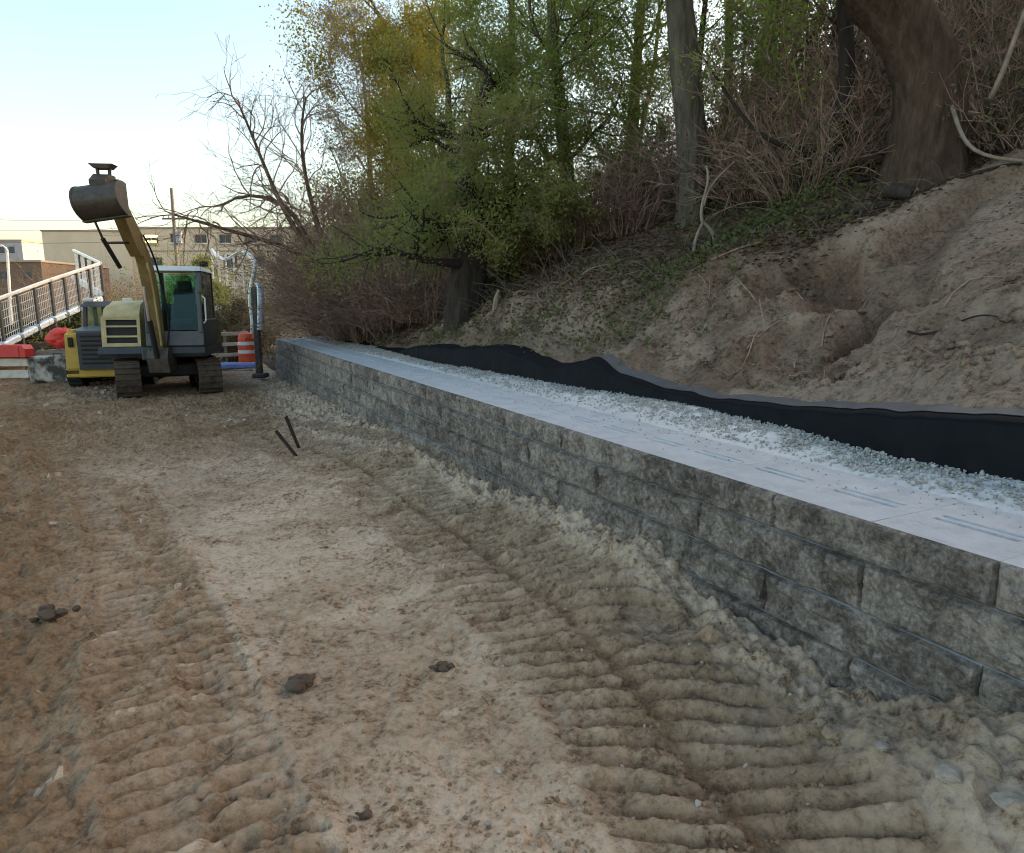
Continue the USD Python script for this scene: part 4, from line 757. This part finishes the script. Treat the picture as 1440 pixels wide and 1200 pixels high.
# bright green crowns behind
EXTRA = {}
for k, (px, d, h, lf, sd, lab) in enumerate([(800, 13.0, 6.2, 'leaf_green', 41, 'bright green leafy tree between thick dark trunk and tall grey trunk'), (880, 16, 7.5, 'leaf_green', 42, 'tall bright green tree just left of the tall grey trunk'), (715, 16.5, 7.5, 'leaf_green', 43, 'light green tree reaching the top edge behind the thick dark trunk'), (1040, 13.5, 6.0, 'leaf_green', 44, 'yellowish green sapling cluster right of the tall grey trunk'),
        (570, 19.5, 7.0, 'leaf_yellow', 45, 'yellow autumn tree standing above the brown brush'), (530, 24, 8.2, 'leaf_grey', 46, 'grey green half bare tree at the left end of the wood'), (620, 22, 7.5, 'leaf_grey', 47, 'thin grey brown tree between the yellow and the green trees'), (640, 15.0, 5.0, 'leaf_deep', 48, 'dull green tree leaning over the brown brush')]):
    rg = np.random.default_rng(sd); b = polar(px, d); lx = rg.normal(0, .25, 2)
    tree(lab, b, [(0, 0, -.3), (lx[0] * .3, 0, h * .25), (lx[0], lx[1], h * .55), (lx[0] * 1.4, lx[1], h * .85)], .13 + .008 * h, .06, 'bark_grey' if lf != 'leaf_yellow' else 'bark', lf, sd, 14, h * .28, .16, 2, 45 if lf in ('leaf_green', 'leaf_deep') else (150 if lf == 'leaf_yellow' else 26), .055 if d < 17 else .075, crown_r=.17, name={'leaf_yellow': 'yellow_tree', 'leaf_grey': 'grey_tree'}.get(lf, 'green_tree'))
    EXTRA[sd] = stage.GetPrimAtPath('/World/' + list(x.GetName() for x in stage.GetPrimAtPath('/World').GetChildren())[-1])
clumps(EXTRA[41], region([(690, 60), (900, 60), (930, 250), (850, 290), (700, 200)], 34, 11.8, 14, .35, .6, 803), 'leaf_green', 813, 600, .05)
clumps(EXTRA[42], region([(800, -40), (960, -40), (930, 140), (820, 120)], 22, 14, 17, .4, .65, 804), 'leaf_green', 814, 450, .055)
clumps(EXTRA[43], region([(610, -50), (830, -50), (810, 110), (690, 130), (640, 60)], 28, 14, 17.5, .4, .7, 805), 'leaf_green', 815, 525, .055)
clumps(EXTRA[44], region([(1000, -30), (1150, -30), (1120, 130), (1000, 190)], 16, 11, 14, .3, .5, 806), 'leaf_green', 816, 500, .048)
clumps(stage.GetPrimAtPath('/World/leaning_tree'), region([(1030, -50), (1440, -50), (1440, 110), (1330, 150), (1080, 170)], 34, 11.6, 15, .3, .55, 821), 'leaf_olive', 822, 520, .055)
clumps(EXTRA[44], region([(1000, 20), (1130, 20), (1110, 190), (1000, 220)], 12, 11.4, 13.5, .25, .42, 823), 'leaf_green', 824, 520, .05, 'lower_crown')
clumps(EXTRA[45], region([(505, 40), (610, 20), (640, 250), (600, 340), (530, 330), (520, 180)], 34, 17.5, 20, .45, .75, 807), 'leaf_yellow', 817, 800, .065)
clumps(EXTRA[46], region([(455, 20), (520, -20), (530, 200), (470, 260), (430, 160)], 22, 22, 25, .5, .9, 808), 'leaf_grey', 818, 300, .06)
clumps(EXTRA[47], region([(590, 60), (680, 40), (690, 150), (620, 220)], 9, 20, 23, .4, .7, 809), 'leaf_grey', 819, 250, .06)
clumps(EXTRA[48], region([(560, 260), (680, 200), (700, 300), (600, 340)], 16, 13, 15.5, .4, .6, 810), 'leaf_deep', 820, 700, .055)
# bare tree overhanging on the left
b = polar(505, 15.5); rg = np.random.default_rng(61); t = thing('bare_tree', 'bare twiggy tree arching left over the cream building', 'tree', b)
main = [[(0, 0, -.2), (-.5, 0, 1.2), (-1.05, .05, 2.2), (-1.5, .1, 2.95), (-2.1, .1, 3.2), (-2.9, .1, 3.0)], [(-.3, 0, 1.1), (-1.3, 0, 2.0), (-2.3, 0, 2.35), (-3.2, 0, 2.6), (-3.9, 0, 2.8)], [(-.8, 0, 1.8), (-1.6, .1, 3.0), (-2.1, .2, 4.2), (-2.4, .2, 5.0)], [(-.5, 0, 1.3), (-.9, .1, 2.8), (-1.1, .1, 4.0), (-1.0, .2, 5.2)], [(0, 0, 1.0), (.6, 0, 2.0), (1.6, 0, 2.2), (2.2, .1, 2.35)]]
out, tips, big = [], [], []
for i, m_ in enumerate(main):
    p = smooth_path(m_, 16); big.append(tube(p, np.linspace(.11 if i == 0 else .07, .022, 16), 8))
    for j in range(4, 16):
        for _ in range(2):
            dd = (p[j] - p[j - 1]) / np.linalg.norm(p[j] - p[j - 1]) + rg.normal(size=3) * .8; grow(rg, p[j], dd, rg.uniform(.6, 1.3), .018, 2, .8, .10, .2, (3, 5), .66, out, tips, .03)
obj('trunk', cat_m(big), M['bark'], t, True); obj('twigs', cat_m([tube(p, np.maximum(r, .0035), 3, False) for p, r, lv in out]), M['twig'], t, True)
c = crown_points(rg, tips[::16], 2, .04); obj('last_leaves', leaves(c, .03, 8), M['leaf_brown'], t)
# brown brush: dense twig shrubs
def shrub(label, base, r, h, n, seed, mt='twig', leaf=None, nleaf=0, lsz=.05, name='brush', cat='shrub', lean=(0, 0), group=None):
    rg = np.random.default_rng(seed); t = thing(name, label, cat, base, group=group); ps = []; lf = []
    for i in range(n):
        a = rg.random() * 6.28; rr = r * math.sqrt(rg.random()) * .55; st = np.array([rr * math.cos(a), rr * math.sin(a), -.05]); d = np.array([math.cos(a) * rg.uniform(.1, 1.1) + lean[0], math.sin(a) * rg.uniform(.1, 1.1) + lean[1], rg.uniform(.5, 1.3)]); d /= np.linalg.norm(d)
        L = h * rg.uniform(.5, 1.15); p = [st]
        for k in range(6): d = d + rg.normal(size=3) * .16 + np.array([0, 0, -.10 * k / 3]); d /= np.linalg.norm(d); p.append(p[-1] + d * L / 6)
        p = np.array(p); ps.append(tube(p, np.linspace(rg.uniform(.006, .014), .003, 7), 3, False)); lf.append(p)
        for _ in range(5):
            k = rg.integers(2, 6); d2 = (p[k] - p[k - 1]) / (L / 6) + rg.normal(size=3) * .75; d2 /= np.linalg.norm(d2); q0 = p[k]; q1 = q0 + d2 * L * .16; q2 = q1 + (d2 + rg.normal(size=3) * .35) * L * .14
            qq = np.array([q0, q1, q2]); ps.append(tube(qq, [.005, .004, .0025], 3, False)); lf.append(qq)
    obj('stems', cat_m(ps), M[mt], t, True)
    if leaf:
        L_ = np.vstack(lf); c = L_[rg.integers(0, len(L_), nleaf)] + rg.normal(size=(nleaf, 3)) * .07; c[:, 2] = np.maximum(c[:, 2], .0); obj('foliage', leaves(c, lsz * rg.uniform(.6, 1.4, nleaf), seed + 3, .1), M[leaf], t)
    return t
for i, (px, d, r, h, n, lab) in enumerate([(492, 20.5, .9, 1.9, 220, 'brown leafless brush at the far end of the wall'), (500, 18, 1.1, 2.5, 330, 'dense brown brush just right of the wall end'), (510, 16, 1.5, 2.7, 330, 'dark brown brush below the bare arching tree'), (560, 15, 1.4, 2.3, 300, 'tangled brown brush left of the thick dark trunk'), (600, 13.5, 1.0, 1.6, 200, 'low brown brush touching the thick dark trunk'), (480, 21, 1.6, 3.6, 300, 'tall brown brush behind the bare arching tree'), (560, 19, 1.6, 3.4, 300, 'tall brown brush below the yellow tree'), (468, 22.5, 1.2, 2.8, 260, 'pale brown brush furthest beyond the wall end'), (535, 17.3, 1.5, 3.3, 300, 'tall tangled brush in front of the yellow tree'), (610, 17, 1.4, 3.1, 280, 'tall brush between yellow tree and thick dark trunk')]):
    shrub(lab, polar(px, d), r, h, n, 70 + i, 'twig', 'leaf_brown', 2600, .06)
for i, (px, d, r, h, lab) in enumerate([(735, 12.6, .9, 1.3, 'thin brown brush right of the thick dark trunk'), (800, 11.8, .9, 1.2, 'thin twiggy brush below the bright green tree'), (870, 11.6, .9, 1.3, 'dry brush left of the foot of the tall grey trunk'), (930, 12.5, .9, 1.5, 'brown brush behind the foot of the tall grey trunk'), (1060, 10.5, .8, 1.3, 'dry brush between the tall grey trunk and the dark forked tree'), (1120, 9.8, .8, 1.2, 'leafy brush left of the dark forked tree'), (1230, 10.2, .9, 1.4, 'dark brush between the dark forked tree and the massive tree'), (1400, 10.0, .9, 1.4, 'dark brush at the upper right behind the broken pale branch')]):
    shrub(lab, polar(px, d), r, h, 110, 90 + i, 'twig', 'leaf_cover' if i % 2 else 'leaf_brown', 1500, .055)
rg = np.random.default_rng(515)
for i, (px, d) in enumerate([(1000, 16.5), (1100, 17.5), (1200, 17), (1300, 15), (1340, 14), (1410, 14.5), (930, 17), (860, 16.5), (700, 15), (770, 15.5), (840, 14.5), (905, 15), (965, 14), (1010, 12), (1050, 14.5), (1090, 12.2), (1140, 11.5), (1180, 14), (1220, 12), (1270, 11.6), (1320, 10.6), (1350, 12.5), (1390, 12), (1430, 10.8), (1460, 13), (1160, 16), (1260, 15.5), (1060, 17)]):
    shrub('brown leafless woodland brush high on the shaded slope', polar(px, d), 1.1, rg.uniform(1.4, 2.4), 120, 540 + i, 'twig', ['leaf_brown', 'leaf_olive', 'leaf_cover'][i % 3], 1800, .055, 'woodland_brush', group='brown brush in the wood behind')
# dark forked tree with its long drooping limb
b = hit(1165, 262); t = thing('forked_tree', 'dark slender crooked tree with a long limb drooping left', 'tree', b)
obj('trunk', tube(smooth_path([(-.02, 0, -.2), (.0, 0, .45), (.12, .02, .95), (.10, .05, 1.7), (.02, .1, 2.6), (.1, .2, 4.2)], 20), np.linspace(.115, .06, 20), 10), M['bark_dark'], t, True)
obj('limb', tube(smooth_path([(.02, 0, .40), (-.35, -.05, .42), (-.75, -.05, .52), (-1.15, 0, .85), (-1.5, 0, 1.3), (-1.75, .1, 1.65)], 20), np.linspace(.042, .012, 20), 8), M['bark_dark'], t, True)
obj('limb', tube(smooth_path([(.05, 0, .35), (.2, .02, .75), (.4, .05, 1.3), (.5, .1, 2.0)], 14), np.linspace(.05, .02, 14), 8), M['bark'], t, True)
obj('root', tube(smooth_path([(.05, -.03, .30), (.3, -.15, .05), (.48, -.3, -.22)], 10), np.linspace(.07, .03, 10), 8), M['bark_dark'], t, True)
out, tips = [], []; rg = np.random.default_rng(3)
for k in range(14): grow(rg, np.array([-1.9 + 1.9 * rg.random(), 0, 1.2 + 1.4 * rg.random()]), rg.normal(size=3), .7, .010, 1, .8, .05, .2, (3, 5), .6, out, tips, .0)
obj('twigs', cat_m([tube(p, np.maximum(r, .003), 3, False) for p, r, lv in out]), M['twig'], t, True)
c = crown_points(rg, tips, 16, .14); obj('foliage', leaves(c, .06 * rg.uniform(.6, 1.4, len(c)), 9), M['leaf_green'], t)
# pale forked stump
b = hit(987, 352); t = thing('pale_forked_sapling', 'pale peeling forked sapling on two legs above the bare bank', 'sapling', b + [0, 0, .02])
obj('leg', tube(smooth_path([(-.10, 0, -.1), (-.08, 0, .12), (.0, 0, .32)], 8), np.linspace(.024, .02, 8), 8), M['pale_wood'], t, True)
obj('leg', tube(smooth_path([(.10, -.02, -.12), (.15, -.02, .1), (.0, 0, .32)], 8), np.linspace(.028, .02, 8), 8), M['pale_wood'], t, True)
obj('stem', tube(smooth_path([(0, 0, .30), (-.02, 0, .55), (.03, 0, .78), (.0, 0, 1.0)], 12), np.linspace(.022, .014, 12), 8), M['pale_wood'], t, True)
obj('stem', tube(smooth_path([(.0, 0, .52), (.06, 0, .72), (.22, .02, .92), (.36, .02, 1.05)], 12), np.linspace(.018, .008, 12), 8), M['pale_wood'], t, True)
obj('root_clump', (rock(.16, 8, 2, (1, .8, .8))[0] + [.0, .08, .02], rock(.16, 8, 2)[1]), M['bark_dark'], t, True)
# broken pale branches upper right
def stick(name, label, pts, r0, r1, mt, cat='branch'):
    o = np.asarray(pts[0]); obj(name, tube(smooth_path(np.asarray(pts), 16), np.linspace(r0, r1, 16), 7), M[mt], smooth=True, label=label, cat=cat)
def on(px, d, dz=0): return polar(px, d) + [0, 0, dz]
def pxat(px, py, d): r = ray(px, py); return r / np.hypot(r[0], r[1]) * d + [0, 0, ZC]
stick('broken_branch', 'pale broken branch leaning in the upper right corner', [pxat(1452, -10, 9.0), pxat(1432, 40, 9.0), pxat(1412, 95, 9.0), pxat(1393, 138, 9.1)], .018, .03, 'pale_wood')
stick('pale_root', 'pale curving root hanging from the massive leaning tree', [pxat(1318, 130, 9.2), pxat(1342, 160, 8.9), pxat(1352, 188, 8.7), pxat(1372, 212, 8.6), pxat(1400, 222, 8.6), pxat(1450, 228, 8.7)], .024, .016, 'pale_wood', 'root')
def slope_stick(name, label, a, b, r, mt, n=7, cat='stick', lift=.02):
    (ua, va), (ub, vb) = UV(a), UV(b); s = np.linspace(0, 1, n); pts = []
    for k in s: u, v = ua + (ub - ua) * k + .015 * math.sin(9 * k), va + (vb - va) * k + .015 * math.sin(5 * k); pts.append(P(u, v, hz(u, v) + lift))
    stick(name, label, pts, r, r * .5, mt, cat)
slope_stick('long_root', 'long dark root lying across the top of the bare bank', hit(1150, 312), hit(1438, 236), .03, 'bark_dark', 9, 'root')
slope_stick('thin_stick', 'thin dark stick lying across the middle of the bare bank', hit(1275, 480), hit(1405, 455), .010, 'bark_dark', 4, lift=.06)
slope_stick('bank_stick', 'short brown stick pointing down the bank below the pale sapling', hit(1000, 372), hit(1075, 345), .012, 'twig', 4, lift=.04)
h_ = hit(1434, 572); stick('pale_stick', 'pale stick poking out of the bank at the right edge', [h_ - [0, 0, .05], h_ + [.03, -.02, .10], h_ + [.09, -.03, .24]], .016, .01, 'pale_wood', 'stick')
slope_stick('fallen_branch', 'dark fallen branch between the forked tree and massive tree roots', hit(1195, 262), hit(1270, 240), .035, 'bark_dark', 6, 'branch')
p = hit(1275, 282); lg = thing('log_stub', 'short dark sawn log with pale end on the bank top', 'log', p); obj('log', tube([(-.12, .1, .12), (.02, -.1, .05)], [.085, .08], 12), M['bark_dark'], lg, 30); obj('cut_end', tube([(.02, -.1, .05), (.022, -.104, .049)], [.07, .07], 12), M['pale_wood'], lg, 30)
p = hit(696, 432); obj('broken_stump', tube([p + [0, 0, -.1], p + [.02, 0, .12], p + [.06, 0, .26]], [.055, .045, .02], 9), M['pale_wood'], smooth=30, label='small pale broken stump right of the thick dark trunk', cat='stump')
# forest behind: trunks and thin crowns up the slope
rg = np.random.default_rng(99); k = 0
spots = [(1010, 14), (1085, 15), (1140, 13), (1200, 12), (1260, 13.5), (1330, 11.5), (1385, 13), (1440, 12), (1480, 10.5), (960, 17), (880, 20), (1110, 19), (1180, 18), (1300, 17), (1400, 17), (1240, 22), (1360, 22), (1500, 15)]
for i, (px, d) in enumerate(spots):
    b = polar(px, d); h = rg.uniform(5, 8); lx = rg.normal(0, .4, 2); lf = 'leaf_olive' if i % 3 else 'leaf_brown'
    tree('slim dark woodland tree among others high on the shaded slope', b, [(0, 0, -.3), (lx[0] * .2, 0, h * .3), (lx[0] * .7, lx[1] * .6, h * .6), (lx[0], lx[1], h)], rg.uniform(.06, .12), .04, 'bark_dark' if i % 2 else 'bark', lf, 300 + i, 7, 1.8, .25, 2, 34, .06, kids=(3, 5), n=8, name='woodland_tree', group='slim trees in the wood behind', crown_r=.2)
# big shading crowns above the frame on the slope (they belong to the massive tree's neighbours)
# leaf litter, ground cover, dry stems on the slope
n = 42000; u = .5 + 25 * rg.random(n) ** 1.3; v = np.interp(u, VB_U, VB_V) + rg.exponential(2.2, n) - .15 + .25 * rg.normal(size=n); z, _ = hill_z(u, v)
k = v > np.interp(u, FB_U, FB_V) + .3; u, v, z = u[k], v[k], z[k]
obj('leaf_litter', leaves(PP(u, v, z + .015), rg.uniform(.03, .09, len(u)), 71, .62, .6), M['litter'], label='brown fallen leaves littering the wooded slope', cat='leaf litter', kind='stuff')
n = 5200; u = rg.uniform(1.0, 14, n); v = 4.3 + 4.5 * rg.random(n); z, _ = hill_z(u, v); k = v < np.interp(u, VB_U, VB_V); u, v, z = u[k], v[k], z[k]
obj('scattered_leaves', leaves(PP(u, v, z + .012), rg.uniform(.02, .05, len(u)), 72, .7, .6), M['litter'], label='few dry leaves and bits scattered on the bare bank', cat='leaf litter', kind='stuff')
bl = [rock(1, 760 + i, 1, (1.1, .9, .7), .5) for i in range(6)]; n = 1500; u = rg.uniform(.8, 9, n); v = np.interp(u, FB_U, FB_V) + .45 + rg.exponential(.75, n); k = v < np.interp(u, VB_U, VB_V); u, v = u[k], v[k]; z, w_ = hill_z(u, v); ms = []; dm = []
for i in range(len(u)):
    rv, rf = bl[i % 6]; sz = .008 + .05 * rg.random() ** 4; ms.append((rv @ rot(rg.normal(size=3), rg.uniform(0, 360)).T * sz + P(u[i], v[i], z[i] + sz * .1), rf)); dm.append(np.full(len(rv), .15 + .6 * w_[i]))
obj('bank_crumbs', cat_m(ms), M['bank'], attrs={'litter': np.concatenate(dm)}, label='loose crumbs and clods of earth lying on the bare bank', cat='earth', kind='stuff')
ms = []
for i in range(150):
    u0_, v0_ = rg.uniform(1.6, 8.5), 0; v0_ = min(np.interp(u0_, FB_U, FB_V) + .6 + rg.exponential(1.1), np.interp(u0_, VB_U, VB_V) + .2); a_ = rg.uniform(0, 6.28); L_ = rg.uniform(.12, .55); r0_ = rg.uniform(.003, .009); pu = u0_ + np.cos(a_) * L_ * np.linspace(0, 1, 5) + rg.normal(0, .012, 5); pv = np.maximum(v0_ + np.sin(a_) * L_ * np.linspace(0, 1, 5) + rg.normal(0, .012, 5), np.interp(pu, FB_U, FB_V) + .5)
    ms.append(tube(PP(pu, pv, hill_z(pu, pv)[0] + .012 + .03 * rg.random(5) * (i % 3 == 0)), np.linspace(r0_, r0_ * .4, 5), 5))
obj('fine_roots', cat_m(ms), M['twig'], label='thin exposed roots and broken twigs on the face of the bare bank', cat='roots', kind='stuff')
cs = []
for (px, py, s, cnt) in [(780, 440, .5, 260), (850, 400, .5, 260), (1090, 310, .45, 800), (1040, 330, .4, 600), (960, 385, .4, 350), (740, 465, .5, 260), (560, 465, .6, 500), (1010, 300, .4, 500), (900, 440, .45, 500), (640, 465, .5, 500), (1150, 285, .4, 500)]:
    h = hit(px, py); d = rg.normal(size=(cnt, 2)) * s; p = h[:2] + d; uv_ = np.stack(UV(np.c_[p, np.zeros(cnt)]), 1); z, _ = hill_z(uv_[:, 0], uv_[:, 1]); cs.append(np.c_[p, z + np.abs(rg.normal(0, .09, cnt))])
c = np.vstack(cs); obj('ground_ivy', leaves(c, rg.uniform(.03, .075, len(c)), 73, .3, .7), M['leaf_cover'], label='low green ivy and weeds along the top of the bank', cat='ground cover', kind='stuff')
ps = []
for i in range(900):
    u = rg.uniform(3, 20); v = np.interp(u, VB_U, VB_V) + rg.exponential(1.0) - .1; b = P(u, v, hz(u, v)) if i < 0 else None; ps.append((u, v))
ps = np.array(ps); zz = hill_z(ps[:, 0], ps[:, 1])[0]; st = PP(ps[:, 0], ps[:, 1], zz); tv = []
for p in st:
    d = rg.normal(size=3) * [.6, .6, .3] + [0, 0, .6]; L = rg.uniform(.15, .55); tv.append(tube(np.array([p, p + d * L * .5, p + d * L + [0, 0, -.08]]), [.004, .003, .002], 3, False))
obj('dry_stems', cat_m(tv), M['twig_grey'], label='dry dead stems and fine twigs over the leaf litter', cat='twigs', kind='stuff')
# shrubs near the ramps
shrub('olive green hedge bush beside the white bent handrail', atY(330, 440, 23) * [1, 1, 0], .8, 2.1, 160, 401, 'twig', 'leaf_olive', 9000, .08, 'hedge_bush')
shrub('dark green evergreen bush behind the excavator cab', atY(283, 425, 34) * [1, 1, 0], 1.3, 4.2, 200, 402, 'twig', 'leaf_deep', 12000, .13, 'evergreen_bush')
shrub('dark evergreen bush behind the skid steer loader cab', atY(182, 430, 19.5) * [1, 1, 0], .75, 2.2, 140, 403, 'bark_dark', 'leaf_deep', 9000, .06, 'evergreen_bush')
shrub('leafless brown bush against the cream building wing', atY(118, 420, 45) * [1, 1, 0], 2.2, 5.2, 160, 404, 'twig', 'leaf_brown', 1500, .12, 'bare_bush')
shrub('second leafless brown bush nearer the raised boom', atY(155, 420, 42) * [1, 1, 0], 1.8, 4.2, 150, 405, 'twig', 'leaf_brown', 1500, .12, 'bare_bush')

def bush_fill(path, w, h, n, r, leaf, seed, cnt, ls):
    rg = np.random.default_rng(seed); t = stage.GetPrimAtPath('/World/' + path); o = np.array(t.GetAttribute('xformOp:translate').Get()); sp_ = []
    while len(sp_) < n:
        q = rg.uniform(-1, 1, 3)
        if q @ q < 1: sp_.append((o + [q[0] * w, q[1] * w, h * (.5 + .48 * q[2])], r * rg.uniform(.7, 1.2)))
    clumps(t, sp_, leaf, seed, cnt, ls, 'leaf_mass', .9)
bush_fill('hedge_bush', .62, 2.0, 16, .36, 'leaf_olive', 601, 1500, .07); bush_fill('evergreen_bush', .9, 4.0, 16, .6, 'leaf_deep', 602, 900, .10); bush_fill('evergreen_bush_001', .5, 2.0, 12, .34, 'leaf_deep', 603, 1300, .06)

# ================================================================== stones, clods and stakes on the ground
def gz(u, v): return float(ground_z(np.array([u]), np.array([v]))[0][0])
def gpt(px, py, tries=4):
    p = at(px, py, 0)
    for _ in range(6): u, v = UV(p); p = at(px, py, gz(u, v))
    return p
for i, (px, py, r, sq, mt, nm, lab, ct) in enumerate([
    (1300, 962, .075, (1.25, .9, .6), 'stone', 'stone', 'largest pale stone resting against the foot of the wall', 'stone'),
    (1338, 1096, .052, (1.2, .9, .6), 'stone', 'stone', 'pale stone above the cluster in the lower right corner', 'stone'),
    (1388, 1112, .045, (1.1, .9, .6), 'stone', 'stone', 'angular pale stone at the right of the lower right cluster', 'stone'),
    (1355, 1118, .04, (1.1, .9, .5), 'stone', 'stone', 'flat pale stone in the middle of the lower right cluster', 'stone'),
    (1428, 1138, .05, (1.2, .9, .5), 'stone', 'stone', 'pale stone cut by the right edge near the bottom', 'stone'),
    (1172, 1034, .042, (1, .9, .7), 'clod', 'clod', 'rounded tan clod beside the right tyre track', 'clod'),
    (1240, 1053, .026, (1.2, .9, .6), 'stone', 'stone', 'small white stone between tan clod and wall foot', 'stone'),
    (428, 966, .068, (1.5, .8, .55), 'dark_clod', 'clod', 'long dark brown clod lying in the middle of the earth', 'clod'),
    (622, 941, .045, (1, 1, .8), 'dark_clod', 'clod', 'round dark brown clod left of the right tyre track', 'clod'),
    (72, 868, .075, (1.4, .8, .5), 'dark_clod', 'clod', 'dark brown clod left of the left tyre track', 'clod'),
    (516, 1149, .025, (1, 1, .8), 'dark_clod', 'clod', 'tiny dark clod near the bottom centre', 'clod'),
    (460, 578, .10, (1, .8, .7), 'stone', 'stone', 'pale stone at the foot of the far part of the wall', 'stone'),
    (770, 706, .05, (1, .9, .7), 'clod', 'clod', 'tan clod on the heap against the middle of the wall', 'clod')]):
    p = gpt(px, py); v, f = rock(r, 500 + i, 3, sq, .75); v = v @ rot((0, 0, 1), 37 * i).T
    if mt == 'dark_clod':
        rq = np.random.default_rng(i); v, f = cat_m([(v * .8, f)] + [(rock(r * rq.uniform(.3, .6), 900 + 7 * i + j, 2, (1.2, .9, .8), .8)[0] + np.append(rq.normal(0, r * .55, 2) * [1.3, .8], rq.uniform(-.1, .35) * r), rock(r, 1, 2)[1]) for j in range(6)])
    obj(nm, (v + p + [0, 0, r * .3], f), M[mt], smooth=20, label=lab, cat=ct)
for i, (a, b_, lab) in enumerate([((417, 642), (388, 606), 'dark short stake leaning left, the nearer of the two stakes'), ((421, 632), (402, 586), 'dark taller stake leaning left, the farther of the two stakes')]):
    p = gpt(*a); r = ray(*b_); t = atY(b_[0], b_[1], p[1] - .06); obj('stake', tube([p - (t - p) * .2, p + (t - p) * .5, t], [.021, .022, .023], 7), M['bark_dark'], smooth=30, label=lab, cat='stake')
ms = []; lib = [rock(1, 700 + i, 0 if i < 6 else 1, (1.1, .9, .7), .5) for i in range(8)]; rg = np.random.default_rng(17)
n = 14000; d = .6 + 11 * rg.random(n) ** 1.7; az = np.radians(rg.uniform(-40, 40, n)); xy = np.stack([np.sin(az) * d * 1.15, np.cos(az) * d], 1) + [0, 1.0]; u, v = UV(np.c_[xy, np.zeros(n)]); dens = np.where(v > 1.5, 1.0, .35); dens = np.where(v < -.2 - .08 * u, .6, dens)
k = (v < V0 - .03) & (rg.random(n) < dens); u, v = u[k], v[k]; z, _ = ground_z(u, v)
def scatter(sel, lo, hi):
    out = []
    for i in np.nonzero(sel)[0]:
        rv, rf = lib[rg.integers(8)]; s = lo + (hi - lo) * rg.random() ** 3; out.append((rv @ rot(rg.normal(size=3), rg.uniform(0, 360)).T * s + P(u[i], v[i], z[i] + s * .2), rf))
    return cat_m(out)
pick = rg.random(len(u)) < .93
ec = scatter(pick, .003, .017)
obj('earth_clods', ec, M['soil'], attrs={'damp': np.full(len(ec[0]), .75)}, label='small crumbs and clods of earth strewn over the ground', cat='earth', kind='stuff')
obj('pebbles', scatter(~pick, .004, .016), M['stone'], label='small pale pebbles strewn over the ground', cat='pebbles', kind='stuff')
